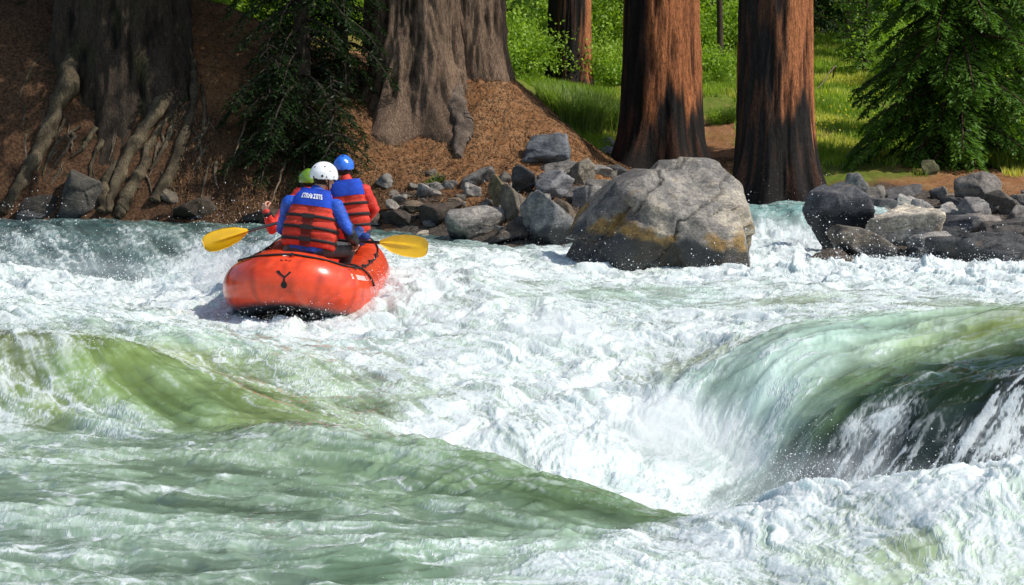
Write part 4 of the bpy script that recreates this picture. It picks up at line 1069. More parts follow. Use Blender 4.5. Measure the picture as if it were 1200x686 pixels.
# ------------------------------------------------------------------ rocks
def rock_mat():
    t = NT("rock"); v = t.coord()
    oi = t.n("ShaderNodeObjectInfo")
    off = t.n("ShaderNodeVectorMath", operation='ADD'); t.t.links.new(v, off.inputs[0])
    mm = t.n("ShaderNodeVectorMath", operation='SCALE'); mm.inputs[0].default_value = (37, 19, 53); t.t.links.new(oi.outputs["Random"], mm.inputs["Scale"]); t.t.links.new(mm.outputs[0], off.inputs[1])
    v = off.outputs[0]
    c = t.attr("tone"); wet = t.attr("wet", "Fac")
    n = t.noise(v, 7, 6, .65); n2 = t.noise(v, 38, 4, .65); n3 = t.noise(v, 2.2, 4, .6, .6)
    vs = t.n("ShaderNodeMapping"); t.t.links.new(v, vs.inputs[0]); vs.inputs["Rotation"].default_value = (.3, .5, .4); vs.inputs["Scale"].default_value = (2.2, 5, 15)
    lay = t.noise(vs.outputs[0], 1.3, 5, .6, 1.2)
    k = t.mix(t.mapr(n, .3, .7), (.5, .5, .52), (1.25, 1.22, 1.18))
    c = t.mix(1.0, c, k, 'MULTIPLY')
    c = t.mix(1.0, c, t.mix(t.mapr(n2, .3, .7), (.62, .62, .63), (1.2, 1.19, 1.17)), 'MULTIPLY')
    c = t.mix(t.mapr(lay, .52, .68, 0, .6), c, t.mix(1.0, c, (1.7, 1.6, 1.45), 'MULTIPLY'))
    c = t.mix(t.mapr(lay, .40, .33, 0, .75), c, t.mix(1.0, c, (.35, .36, .38), 'MULTIPLY'))
    c = t.mix(t.mapr(n2, .66, .72, 0, .6), c, (.03, .03, .03))
    c = t.mix(t.mapr(n3, .6, .72, 0, .35), c, (.24, .17, .09))
    c = t.mix(t.math('MULTIPLY', wet, .88), c, (.012, .015, .018))
    h = t.math('ADD', t.math('ADD', n, t.math('MULTIPLY', n2, .5)), t.math('MULTIPLY', lay, .8))
    t.set(Base_Color=c, Roughness=t.mapr(wet, 0, 1, .85, .25), Specular_IOR_Level=.35, Normal=t.bump(h, .55, .03))
    return t.m
ROCK = rock_mat()
_ico = {}
def ico(sub):
    if sub not in _ico:
        bm = bmesh.new(); bmesh.ops.create_icosphere(bm, subdivisions=sub, radius=1)
        V = np.array([v.co for v in bm.verts]); F = np.array([[v.index for v in f.verts] for f in bm.faces]); bm.free()
        V /= np.linalg.norm(V, axis=1)[:, None]; _ico[sub] = (V, F)
    return _ico[sub]

def rock_arrays(size, seed, sub=4, nplanes=11, planes=None, rough=.04, tone=(.17, .165, .16), crisp=70, chips=14, cells=12, cellk=.2):
    r = np.random.default_rng(seed)
    D, F = ico(sub)
    if planes is None:
        k = r.integers(6, 9)
        N = unit(r.normal(size=(k, 3))); d = r.uniform(.36, .8, k)
        ex = unit(np.concatenate([np.eye(3), -np.eye(3)]) + r.normal(0, .22, (6, 3)))
        N = np.concatenate([N, ex]); d = np.concatenate([d, r.uniform(.8, 1.05, 6)])
    else:
        N = unit(np.array([p[:3] for p in planes], float)); d = np.array([p[3] for p in planes], float)
    if chips:
        q0 = np.maximum((D @ N.T) / d[None], 1e-3); P0 = D / q0.max(1)[:, None]
        CN = unit(r.normal(size=(chips, 3))); CN[:, 1] = -np.abs(CN[:, 1]) - (.75 if planes is not None else .0); CN = unit(CN)
        sup = (P0 @ CN.T).max(0); N = np.concatenate([N, CN]); d = np.concatenate([d, sup * (1 - r.uniform(.015, .12, chips))])
    q = (D @ N.T) / d[None]
    q = np.maximum(q, 1e-3)
    rad = 1 / (q ** crisp).sum(1) ** (1 / crisp)        # rounded intersection of half spaces
    P = D * rad[:, None]
    s = np.asarray(size, float)
    if cells:
        sd = P[r.choice(len(P), cells, replace=False)]; dn = ((P[:, None] - sd[None]) ** 2 * np.array([1, 1, 1.6])).sum(-1) if len(P) * cells < 4e6 else np.stack([((P - q) ** 2 * np.array([1, 1, 1.6])).sum(1) for q in sd], 1)
        dn = dn + .02 * fbm3(P[:, 0] * 3, P[:, 1] * 3, P[:, 2] * 3, 3, seed + 77)[:, None] * r.normal(0, 1, cells)[None]
        ci = dn.argmin(1); rn = unit(r.normal(size=(cells, 3)))
        P = P + D * (np.clip(((P - sd[ci]) * rn[ci]).sum(1) * cellk, -.11, .05) + r.normal(0, .02, cells)[ci])[:, None]
    if planes is None: P = P * s
    sc_ = float(np.mean(s)) if planes is None else 1.0
    f = 1.6 / sc_
    nz = fbm3(P[:, 0] * f, P[:, 1] * f, P[:, 2] * f, 5, seed, .55)
    rg = 1 - np.abs(fbm3(P[:, 0] * f * .8, P[:, 1] * f * .8, P[:, 2] * f * 1.8, 3, seed + 9)) * 2
    P = P + D * (rough * sc_ * (nz * .9 - .25 * sstep(.8, 1, rg)))[:, None]
    t = np.array(tone)[None] * (1 + .25 * nz)[:, None]
    return P, F, np.clip(t, .01, .7)

def build_rocks():
    r = np.random.default_rng(33)
    # ---- the big boulder
    Yb = 24.3
    c = at_y(772, 262, Yb); u = FPX / Yb
    # face planes of the boulder in metres about its centre (x right, y away, z up)
    w = 1.0
    pl = [(-.904, -.1, .427, .90), (-.70, -.2, .679, .70), (-.60, -.1, .79, .69), (-.10, .05, 1, .77), (.22, .1, .97, .99), (.993, -.1, .117, 1.12), (.80, -.58, .1, 1.18),
          (-.76, -.62, .18, .74), (.34, -.62, .71, .60), (.06, -.95, -.30, .72), (-.62, -.75, -.22, .92), (.62, -.72, .20, 1.05), (-.18, -.62, .76, .74), (.45, -.85, -.12, .92),
          (.1, 1, .3, .85), (-.5, 1, .2, .85), (.7, .7, .2, 1.0), (0, 0, -1, .9), (-.98, .2, .05, 1.25)]
    P, F, t = rock_arrays(1, 5, 6, planes=pl, rough=.022, tone=(.235, .22, .198), crisp=120, chips=7, cells=16, cellk=.30)
    # strata steps and deep cracks running down to the right
    s = P[:, 0] * .55 + P[:, 2] * .85 + P[:, 1] * .3 + .12 * fbm3(P[:, 0] * 1.5, P[:, 1] * 1.5, P[:, 2] * 1.5, 3, 8)
    st = (s * 4.2) % 1.0
    P = P + unit(P) * ((.022 * sstep(0, .8, st) * (1 - sstep(.86, 1, st)) - .012) * sstep(-.2, .5, fbm3(P[:, 0] * 1.3, P[:, 1] * 1.3, P[:, 2] * 1.3, 2, 48)))[:, None]
    s2 = P[:, 0] * .8 - P[:, 2] * .75 + .2 * fbm3(P[:, 0] * 2, P[:, 1] * 2, P[:, 2] * 2, 3, 18)
    crk = np.minimum(np.abs(s2 - .25), np.abs(s2 + .42)); P = P - unit(P) * (.04 * sstep(.03, 0, crk))[:, None]
    t = t * (1 - .75 * sstep(.04, 0, crk))[:, None] * (1 - .28 * sstep(.0, -.7, P[:, 0] - .4 * P[:, 2]))[:, None]  # cracks darkened; left side painted darker as the side away from the sun
    t = t + np.array([.12, .10, .06])[None] * sstep(.15, .6, fbm3(P[:, 0] * 1.4, P[:, 1] * 1.4, P[:, 2] * 1.4, 3, 58) + .3 * P[:, 0])[:, None]
    nn = fbm3(P[:, 0] * 2.2, P[:, 1] * 2.2, P[:, 2] * 2.2, 4, 28)
    och = sstep(.15, .5, nn + .35 * sstep(.1, -.5, P[:, 2]) - .45 * sstep(-.1, .4, P[:, 2])) * sstep(-.75, -.5, P[:, 2])
    t = t * (1 - .8 * och[:, None]) + np.array([.26, .15, .025]) * .8 * och[:, None]
    wet = sstep(-.10, -.20, P[:, 2] + .16 * nn + .16 * P[:, 0] + .05 * fbm3(P[:, 0] * 7, P[:, 1] * 7, P[:, 2] * 7, 2, 4))
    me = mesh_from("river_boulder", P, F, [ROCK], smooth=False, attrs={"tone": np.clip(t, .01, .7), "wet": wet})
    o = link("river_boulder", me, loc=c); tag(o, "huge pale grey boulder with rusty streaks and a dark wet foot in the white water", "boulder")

    cnt = {"n": 0}
    def rock(px, py, wpx, hpx, label=None, seed=None, tone=(.17, .168, .165), depth=.8, rot=None, group=None, fn=None, name="shore_rock", wetz=None, sub=5, npl=10, sink=.25, tilt=None, Y=None):
        """px,py: middle of the rock's foot; wpx,hpx its size in the picture"""
        seed = cnt["n"] * 7 + 300 if seed is None else seed; cnt["n"] += 1
        p = hit(fn or terrain_z, px, py, 20) if Y is None else at_y(px, py, Y)
        m = p[1] / FPX
        W, Hh = wpx * m * 1.18, hpx * m * 1.25
        P, F, t = rock_arrays((W * .56, W * .5 * depth, Hh * (.55 + sink * .5)), seed, sub, npl, rough=.03, tone=tone)
        rz = r.uniform(-.5, .5) if rot is None else rot
        M = np.array(Matrix.Rotation(rz, 3, 'Z') @ Matrix.Rotation(r.uniform(-.18, .18) if tilt is None else tilt, 3, 'Y'))
        P = P @ M.T
        # keep the picture's width and height
        P[:, 0] *= W / np.ptp(P[:, 0]); P[:, 2] *= Hh * (1 + sink) / np.ptp(P[:, 2])
        P[:, 2] -= P[:, 2].min() + Hh * sink; P[:, 0] -= (P[:, 0].max() + P[:, 0].min()) / 2
        wet = np.zeros(len(P)) if wetz is None else sstep(wetz * Hh + .05, wetz * Hh - .05, P[:, 2] + .06 * fbm3(P[:, 0] * 5, P[:, 1] * 5, P[:, 2] * 5, 2, seed))
        me = mesh_from(name, P, F, [ROCK], smooth=False, attrs={"tone": t, "wet": wet})
        # crisp facets
        o = link(name, me, loc=p + np.array([0, W * .2, 0])); tag(o, label, "rock", group)
        return o
    lt, md, dk, br, bl = (.30, .28, .25), (.19, .178, .162), (.085, .082, .08), (.17, .13, .09), (.15, .16, .172)
    A = "rocks on the shore left of the big boulder"
    L = [  # left shore
        (640, 193, 50, 30, "blue grey angular rock lying alone high on the dirt mound", bl, 0), (655, 206, 44, 14, "flat grey slab just below the lone blue grey rock", md, 0), (680, 218, 30, 26, "upright tan grey slab in the middle of the rock pile", (.22, .19, .15), 0),
        (650, 232, 40, 26, "broad smooth grey rock at the upper centre of the rock pile", (.2, .2, .205), 0), (614, 228, 26, 28, "pointed dark rock above the ochre stained rocks", dk, 0), (560, 220, 36, 20, "flat grey rock at the upper left end of the rock pile", md, 0),
        (588, 246, 28, 34, "ochre and grey stained upright block left of centre in the pile", (.17, .135, .07), 0), (604, 256, 30, 32, "brown grey rounded block beside the ochre stained block", (.17, .145, .11), 0),
        (648, 287, 66, 52, "large wedge shaped grey rock with wet black foot in the pile", (.19, .19, .185), .32), (557, 281, 60, 32, "long pale slab slanting into the water at the left end of the pile", (.26, .245, .225), .2),
        (596, 285, 44, 22, "low dark brown rock at the waterline between pale slab and wedge rock", (.09, .07, .055), .3), (668, 286, 40, 26, "dark wet rock tucked between wedge rock and big boulder", dk, .5), (690, 250, 34, 26, "grey block resting against the left side of the big boulder", md, 0),
        (676, 240, 26, 18, "small grey rock behind the tan slab", md, 0), (705, 233, 34, 18, "flat grey rock above the boulder's left shoulder", (.19, .18, .16), 0), (724, 208, 24, 12, "dark flat stone at the foot of the orange red trunk", dk, 0),
        (660, 260, 34, 22, "brown grey rock above the dark wet rock", br, 0), (632, 246, 24, 16, "small wedge of grey rock in the centre of the pile", md, 0), (612, 276, 26, 18, "small dark rock under the brown rounded block", dk, .2), (575, 262, 34, 16, "flat brown rock behind the long pale slab", br, 0),
        (700, 205, 34, 10, "thin grey slab half buried at the right foot of the dirt mound", md, 0), (690, 160, 26, 12, "dark flat rock beyond the mound's edge", dk, 0), (713, 172, 22, 9, "grey rectangular stone near the orange red trunk", (.25, .25, .24), 0), (714, 181, 20, 8, "second grey rectangular stone near the orange red trunk, lower one", (.22, .22, .22), 0), (640, 120, 24, 12, "grey stone on the grass behind the mound crest", md, 0),
        (450, 218, 18, 12, "grey stone on the dirt above the front paddler's shoulder", md, 0), (468, 240, 16, 10, "round grey stone on the dirt right of the blue helmeted paddler", md, 0), (500, 232, 22, 14, "pale grey stone on the lower dirt slope", (.21, .2, .19), 0),
        (486, 250, 24, 12, "brown grey stone in the gravel above the waterline", br, 0), (516, 262, 46, 20, "dark brown low rock at the waterline left of the pale slab", (.085, .065, .05), .2), (470, 268, 44, 18, "dark brown low rock at the waterline behind the yellow paddle blade", (.07, .055, .045), .25), (536, 244, 20, 10, "small flat stone at the left of the rock pile", br, 0), (528, 220, 14, 7, "small stone half sunk in the needle litter", md, 0)]
    for px, py, w_, h_, lb, tn, wz in L: rock(px, py, w_, h_, lb, tone=tn, group=A, wetz=wz or None)
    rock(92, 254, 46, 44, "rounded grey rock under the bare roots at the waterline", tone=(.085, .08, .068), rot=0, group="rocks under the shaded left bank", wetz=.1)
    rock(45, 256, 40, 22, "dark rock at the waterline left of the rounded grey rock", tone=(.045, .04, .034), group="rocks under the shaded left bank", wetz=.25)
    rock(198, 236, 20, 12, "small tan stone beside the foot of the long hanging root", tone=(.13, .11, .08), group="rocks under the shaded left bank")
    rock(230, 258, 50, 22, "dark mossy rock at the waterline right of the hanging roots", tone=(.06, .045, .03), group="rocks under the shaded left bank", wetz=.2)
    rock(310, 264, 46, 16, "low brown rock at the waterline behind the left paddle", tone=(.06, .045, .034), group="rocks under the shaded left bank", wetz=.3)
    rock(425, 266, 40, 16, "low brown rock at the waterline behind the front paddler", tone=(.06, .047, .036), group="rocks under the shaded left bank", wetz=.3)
    B = "rocks on the right shore"
    Rr = [
        (985, 291, 74, 62, "large black wet rock beside the small waterfall", (.075, .078, .085), .55), (1014, 306, 70, 34, "grey brown wet rock at the water in front of the cream rock", (.12, .105, .085), .45), (1062, 292, 78, 42, "cream and white angular rock in the middle of the right shore", (.46, .41, .33), .12),
        (1148, 314, 104, 34, "long dark slab at the waterline on the right shore", (.06, .06, .062), .5), (1190, 296, 64, 34, "dark brown block stack at the right edge", (.085, .075, .068), .2), (1006, 240, 28, 30, "upright grey block beside the charred trunk's foot", (.19, .19, .185), 0),
        (1026, 240, 26, 18, "brown grey rock right of the upright block", (.16, .145, .125), 0), (1058, 234, 44, 14, "dark flat rock at the top of the right shore pile", dk, 0), (1065, 252, 30, 20, "pale rounded rock above the cream rock", (.34, .32, .29), 0), (1044, 256, 46, 20, "dark grey rock left of the pale rounded rock", (.1, .1, .1), 0),
        (1085, 258, 34, 20, "grey rock right of the pale rounded rock", (.22, .21, .2), 0), (1112, 262, 34, 20, "pale egg shaped stone in the right shore pile", (.32, .31, .29), 0), (1138, 264, 42, 26, "grey jagged rock right of the pale egg shaped stone", (.2, .19, .18), 0), (1130, 282, 60, 24, "dark ridged slab behind the long dark waterline slab", (.13, .125, .12), 0),
        (1150, 246, 50, 36, "jagged dark rock topped with pale edges at the upper right", (.15, .135, .12), 0), (1176, 250, 36, 22, "brown dark rock at the right behind the block stack", (.11, .095, .08), 0), (1096, 275, 32, 16, "small grey rock behind the cream rock's tip", md, 0), (1100, 300, 60, 22, "slanting grey slab between cream rock and long dark slab", (.2, .19, .175), .3),
        (1160, 278, 44, 22, "tan grey slab leaning on the dark block stack", (.2, .175, .15), 0), (1194, 262, 30, 18, "rounded grey rock at the right edge above the block stack", (.15, .14, .13), 0), (1036, 268, 30, 14, "small pale rock at the left shoulder of the cream rock", (.3, .28, .25), 0), (1090, 205, 18, 14, "mossy round stone under the large dense fir", (.1, .1, .05), 0),
        (1120, 246, 30, 12, "flat dark rock on the brown litter edge", dk, 0), (1075, 270, 26, 14, "little grey wedge rock behind the cream rock", md, 0), (1180, 284, 26, 14, "small tan stone in front of the leaning slab", (.24, .21, .17), 0), (978, 246, 24, 18, "brown stone under the charred trunk's roots", br, 0), (905, 243, 60, 9, "flat rust brown stone at the lip of the small waterfall", (.2, .12, .07), .1), (1230, 300, 80, 44, "dark rock beyond the block stack at the shore", dk, .2)]
    for px, py, w_, h_, lb, tn, wz in Rr: rock(px, py, w_, h_, lb, tone=tuple(1.25 * q for q in tn), group=B, wetz=wz or None)
    # small loose stones, alike
    for lo, hi, ylo, yhi, n, lab, g in [(450, 730, 205, 280, 50, "small loose grey stone among the rocks left of the big boulder", "small loose stones left of the boulder"), (980, 1210, 232, 300, 60, "small loose grey stone among the rocks of the right shore", "small loose stones on the right shore")]:
        for i in range(n):
            s = r.uniform(7, 20); tn = np.array(md) * r.uniform(.5, 1.7) * np.array([1, .97, .93]) ** r.uniform(0, 3)
            rock(r.uniform(lo, hi), r.uniform(ylo, yhi), s, s * r.uniform(.45, .8), lab, tone=tuple(tn), group=g, name="loose_stone", sub=4, npl=8)
# ------------------------------------------------------------------ raft, paddles, people
RAFT = {}
def attr_mat(name, rough, spec=.5, bump=0.0, bscale=120, coat=0.0, var=.25, vscale=14, sheen=0.0):
    t = NT(name); v = t.coord(); c = t.attr("tone")
    n = t.noise(v, vscale, 4, .6)
    c = t.mix(1.0, c, t.mix(t.mapr(n, .3, .7), (1 - var,) * 3, (1 + var * .5,) * 3), 'MULTIPLY')
    t.set(Base_Color=c, Roughness=rough, Specular_IOR_Level=spec, Coat_Weight=coat)
    if sheen: t.set(Sheen_Weight=sheen)
    if bump:
        t.set(Normal=t.bump(t.noise(v, bscale, 3, .6), bump, .02))
    return t.m

def build_raft():
    c = RC.copy()
    rt = empty("inflatable_raft", tuple(c)); rt.rotation_euler = (R(0.5), R(3.5), R(-1.0))
    tag(rt, "bright red inflatable raft carrying three paddlers through the white water", "raft")
    RAFT["o"] = rt
    bpy.context.view_layer.update()
    half = [(0, -1.66, .45), (.21, -1.63, .425), (.385, -1.46, .35), (.465, -1.08, .30), (.48, -.4, .28), (.48, .4, .28), (.465, 1.0, .30), (.39, 1.36, .38), (.21, 1.56, .48), (0, 1.6, .5)]
    pts = half + [(-x, y, z) for x, y, z in half[-2:0:-1]]
    m = len(pts); ext = np.array(pts[-3:] + pts + pts[:4])
    n = 240; S = spline(ext, 2000)
    # one closed lap
    t = np.linspace(0, len(ext) - 1, 2000); i0 = np.argmin(np.abs(t - 3)); i1 = np.argmin(np.abs(t - 3 - m))
    S = S[i0:i1]; d = np.concatenate([[0], np.cumsum(np.linalg.norm(np.diff(S, axis=0), axis=1))])
    u = np.linspace(0, d[-1], n, endpoint=False); S = np.stack([np.interp(u, d, S[:, k]) for k in range(3)], 1)
    RAFT["len"] = d[-1]
    T = unit(np.roll(S, -1, 0) - np.roll(S, 1, 0)); Z = np.array([0, 0, 1.])
    Nn = unit(np.cross(T, Z)); Bn = np.cross(Nn, T)      # outward (right hand lap) , up
    RAFT.update(S=S, N=Nn, B=Bn)
    seg = 40; rr = .285
    a = np.linspace(0, 2 * np.pi, seg, endpoint=False)
    rad = np.full((n, seg), rr)
    seams = [int(n * f) for f in (.028, .972, .062, .938, .1, .2, .3, .4, .5, .6, .7, .8, .9)]
    ii = np.arange(n)
    sd = np.min([np.abs((ii - s + n / 2) % n - n / 2) for s in seams], 0)
    rad = rad + (.004 * (sd < 1.2))[:, None] + .003 * np.sin(ii * .9)[:, None] * np.exp(-sd * .5)[:, None]
    V = S[:, None] + rad[..., None] * (Nn[:, None] * np.cos(a)[None, :, None] + Bn[:, None] * np.sin(a)[None, :, None])
    F = grid_faces(n + 1, seg, True); F = np.where(F >= n * seg, F - n * seg, F)
    panel = np.searchsorted(np.sort(seams), ii)
    pv = np.random.default_rng(4).uniform(.88, 1.08, 30)[panel]
    tone = np.array([.76, .060, .012])[None, None] * pv[:, None, None] * np.ones((n, seg, 1))
    tone = tone * np.where(sd < 1.0, .72, 1)[:, None, None]
    under = sstep(-.55, -.8, np.sin(a))[None, :, None]  # black underside: dark rubber plus the shadow beneath, painted as one tone
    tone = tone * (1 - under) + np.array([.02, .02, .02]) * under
    V = V.reshape(-1, 3)
    sc_ = fbm3(V[:, 0] * 4, V[:, 1] * 4, V[:, 2] * 9, 4, 5)
    wet_ = fbm3(V[:, 0] * 9, V[:, 1] * 9, V[:, 2] * 1.5, 3, 15)
    tone = tone.reshape(-1, 3) * (1 + .16 * sc_ - .28 * sstep(.25, .6, wet_))[:, None]
    tone = tone + (np.array([.10, .05, .03]) * sstep(.45, .8, fbm3(V[:, 0] * 14, V[:, 1] * 14, V[:, 2] * 22, 3, 25))[:, None])
    hull = attr_mat("raft_rubber", .27, .5, .06, 60, coat=.25, var=.12)
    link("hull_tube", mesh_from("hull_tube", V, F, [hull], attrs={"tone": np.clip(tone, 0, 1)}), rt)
    # floor
    k = 24; fy = np.linspace(-1.5, 1.48, 40); fx = np.linspace(-1, 1, k)
    FX, FY = np.meshgrid(fx, fy); w = .40 * np.sqrt(np.clip(1 - (np.abs(FY) / 1.6) ** 6, 0, 1)) + .05
    FZ = .13 + .03 * np.cos(FX * 9) + .12 * (np.abs(FY) / 1.5) ** 4
    V = np.stack([FX * w, FY, FZ], -1).reshape(-1, 3); F = grid_faces(40, k)
    V2 = V - [0, 0, .12]; VV, FF = np.concatenate([V, V2]), np.concatenate([F, F[:, ::-1] + len(V)])
    link("floor", mesh_from("floor", VV, FF, [hull], attrs={"tone": flat_tone(VV, (.08, .08, .085), .3)}), rt)
    for y in (-.55, .45):
        x = np.linspace(-.34, .34, 24); P = np.stack([x, x * 0 + y, .36 + .01 * np.cos(x * 4)], 1)
        V, F = tube(P, .145 * (1 - .25 * (np.abs(x) / .34) ** 8), 24)
        link("thwart", mesh_from("thwart", V, F, [hull], attrs={"tone": flat_tone(V, (.66, .035, .015), .1)}), rt)
    def surf(f, phi, off=0.0):
        """point on the hull: f lap fraction (0 = middle of the stern), phi angle above the outward horizontal"""
        x = (f % 1) * n; i = int(x) % n; j = (i + 1) % n; q = x - int(x)
        s = S[i] * (1 - q) + S[j] * q; nn = Nn[i] * (1 - q) + Nn[j] * q; bb = Bn[i] * (1 - q) + Bn[j] * q
        return s + (rr + off) * (nn * math.cos(phi) + bb * math.sin(phi))
    # Nn points outward for a counter clockwise lap; make sure
    sgn = 1 if (Nn[0] @ np.array([0, -1, 0])) > 0 else -1
    ph = (lambda p: p) if sgn > 0 else (lambda p: math.pi - p)
    RAFT["surf"] = lambda f, phi, off=0.0: surf(f, ph(phi), off)
    sf = RAFT["surf"]
    rope = attr_mat("black_webbing", .7, .3, .3, 300)
    rings = [.0, .085, .17, .26, .36, .5, .64, .74, .83, .915]
    pts = []
    for a0, b0 in zip(rings, rings[1:] + [1 + rings[0]]):
        for q in np.linspace(0, 1, 14)[:-1]:
            f = a0 + (b0 - a0) * q
            pts.append(sf(f, 1.14 - .07 * math.sin(math.pi * q), .012))
    pts.append(pts[0])
    V, F = tube(np.array(pts), .0095, 8)
    link("grab_line", mesh_from("grab_line", V, F, [rope], attrs={"tone": flat_tone(V, (.018, .017, .018))}), rt)
    def patch(name, f, phi, wf, hf, tone, off=.004, mat=None, shape=None, nn_=14):
        """a flat badge lying on the hull; shape(u,v) in metres"""
        Ls = RAFT["len"]
        pl = []; 
        for ring in np.linspace(0, 1, 5)[1:]:
            for k_ in range(nn_):
                aa = k_ / nn_ * 2 * math.pi
                pl.append(sf(f + ring * wf * math.cos(aa) / Ls, phi + ring * hf * math.sin(aa) / rr, off))
        V = np.array([sf(f, phi, off + .001)] + pl); Fq = []; Ft = [(0, 1 + k_, 1 + (k_ + 1) % nn_) for k_ in range(nn_)]
        for g in range(3):
            b = 1 + g * nn_
            for k_ in range(nn_): Fq.append((b + k_, b + nn_ + k_, b + nn_ + (k_ + 1) % nn_, b + (k_ + 1) % nn_))
        return V, [np.array(Fq), np.array(Ft)]
    for i, f in enumerate(rings):
        V, F = patch("ring", f, 1.12, .035, .035, None)
        o = link("anchor_patch", mesh_from("anchor_patch", V, F, [hull], attrs={"tone": flat_tone(V, (.5, .025, .012), .1)}), rt)
        P = np.array([sf(f + .014 / RAFT["len"] * math.cos(a_), 1.12 + .022 / rr * math.sin(a_), .012 + .008 * math.cos(a_)) for a_ in np.linspace(0, 2 * math.pi, 14)])
        V, F = tube(P, .006, 6); link("ring", mesh_from("ring", V, F, [rope], attrs={"tone": flat_tone(V, (.03, .03, .03))}), o)
    # stern emblem : forked figure with a round bob
    Ls = RAFT["len"]
    def strip(uv, wd):
        uv = spline(uv, 14); d = unit(np.gradient(uv, axis=0)); nr = np.stack([-d[:, 1], d[:, 0]], 1)
        w_ = np.interp(np.linspace(0, 1, 14), np.linspace(0, 1, len(wd)), wd)
        A = uv + nr * w_[:, None]; B = uv - nr * w_[:, None]
        V = np.array([sf(-0.004 + p[0] / Ls * (1 if True else -1), .12 + p[1] / rr, .004) for p in np.concatenate([A, B])])
        i = np.arange(13); return V, [np.stack([i, i + 1, 14 + i + 1, 14 + i], 1)]
    E = [strip([(-.05, .085), (-.028, .05), (0, .025)], [.012, .009, .008]), strip([(.046, .078), (.026, .05), (0, .02)], [.010, .008, .008]), strip([(0, .03), (0, .0), (.0, -.03)], [.008, .007, .012])]
    pv_, pf_ = patch("bob", -.004, .12 - .052 / rr, .026, .034, None, .005)
    E.append((pv_, pf_))
    V, F = join(E); link("stern_emblem", mesh_from("stern_emblem", V, F, [rope], smooth=False, attrs={"tone": flat_tone(V, (.008, .008, .009), .1)}), rt)
    white = attr_mat("white_print", .5)
    V, F = join([strip([(-.028, .275), (0, .28), (.03, .272)], [.012, .014, .012])])
    link("white_mark", mesh_from("white_mark", V, F, [white], attrs={"tone": flat_tone(V, (.8, .78, .76), .1)}), rt)
    V, F = join([strip([(-.035, .212), (-.03, .2), (-.018, .197)], [.004, .004, .004]), strip([(-.006, .21), (.004, .203), (.012, .208)], [.004, .004, .004]), strip([(.036, .212), (.032, .2), (.02, .196)], [.004, .004, .004])])
    link("small_print", mesh_from("small_print", V, F, [rope], attrs={"tone": flat_tone(V, (.06, .01, .01), .1)}), rt)
    # pale pink highlight painted on the stern's right shoulder
    for f0, f1 in ((.055, .108),):
        V = np.array([sf(f, p, .003) for f in np.linspace(f0, f1, 24) for p in np.linspace(.52, .72, 6)])
        link("painted_highlight", mesh_from("painted_highlight", V, grid_faces(24, 6), [hull], attrs={"tone": flat_tone(V, (.75, .52, .48), .2)}), rt)
    # cross strap over the right tube and a rolled blue bag
    P = np.array([sf(.125, p, .01) for p in np.linspace(.3, 2.4, 20)]); V, F = tube(P, .011, 6)
    link("strap", mesh_from("strap", V, F, [rope], attrs={"tone": flat_tone(V, (.02, .02, .02))}), rt)
    Mx = np.array(rt.matrix_world)
    RAFT["M"] = Mx

def remeshed(name, parts, voxel, smooth=3, mats=(), tonef=None):
    V, F = join(parts)
    me = mesh_from("tmp", V, F)
    o = bpy.data.objects.new("tmp", me); COL.objects.link(o)
    md = o.modifiers.new("r", 'REMESH'); md.mode = 'VOXEL'; md.voxel_size = voxel; md.use_smooth_shade = True
    if smooth:
        s = o.modifiers.new("s", 'SMOOTH'); s.iterations = smooth; s.factor = .5
    dg = bpy.context.evaluated_depsgraph_get()
    dg.update()
    me2 = bpy.data.meshes.new_from_object(o.evaluated_get(dg))
    bpy.data.objects.remove(o); bpy.data.meshes.remove(me)
    me2.name = name; me2.materials.clear()
    for m in mats: me2.materials.append(m)
    n = len(me2.vertices); P = np.empty(n * 3, np.float32); me2.vertices.foreach_get("co", P); P = P.reshape(-1, 3)
    return me2, P

def set_tone(me, t):
    t = np.concatenate([np.clip(t, 0, 1), np.ones((len(t), 1))], 1).astype(np.float32)
    a = me.color_attributes.new("tone", 'FLOAT_COLOR', 'POINT'); a.data.foreach_set("color", t.ravel())
    me.polygons.foreach_set("use_smooth", np.ones(len(me.polygons), bool))

def capsule(a, b, ra, rb, seg=14):
    a = np.asarray(a, float); b = np.asarray(b, float); d = b - a; L = np.linalg.norm(d); d = d / (L + 1e-9)
    P, Rr = [], []
    for q in np.linspace(-1, 0, 6)[0:]: P.append(a + d * ra * q * .999); Rr.append(ra * math.sqrt(max(1 - (q * .999) ** 2, .002)))
    for q in np.linspace(0, 1, 6): P.append(b + d * rb * q * .999); Rr.append(rb * math.sqrt(max(1 - (q * .999) ** 2, .002)))
    P = np.array(P); Rr = np.array(Rr)
    if L < 1e-3: P = P + np.linspace(0, 1e-4, len(P))[:, None] * d
    return tube(P, Rr, seg)

def chain(pts, rad):
    return [capsule(pts[i], pts[i + 1], rad[i], rad[i + 1]) for i in range(len(pts) - 1)]

def ellipsoid(c, s, M=None, sub=3):
    D, F = ico(sub); P = D * np.asarray(s)
    if M is not None: P = P @ np.asarray(M).T
    return P + np.asarray(c), [F]

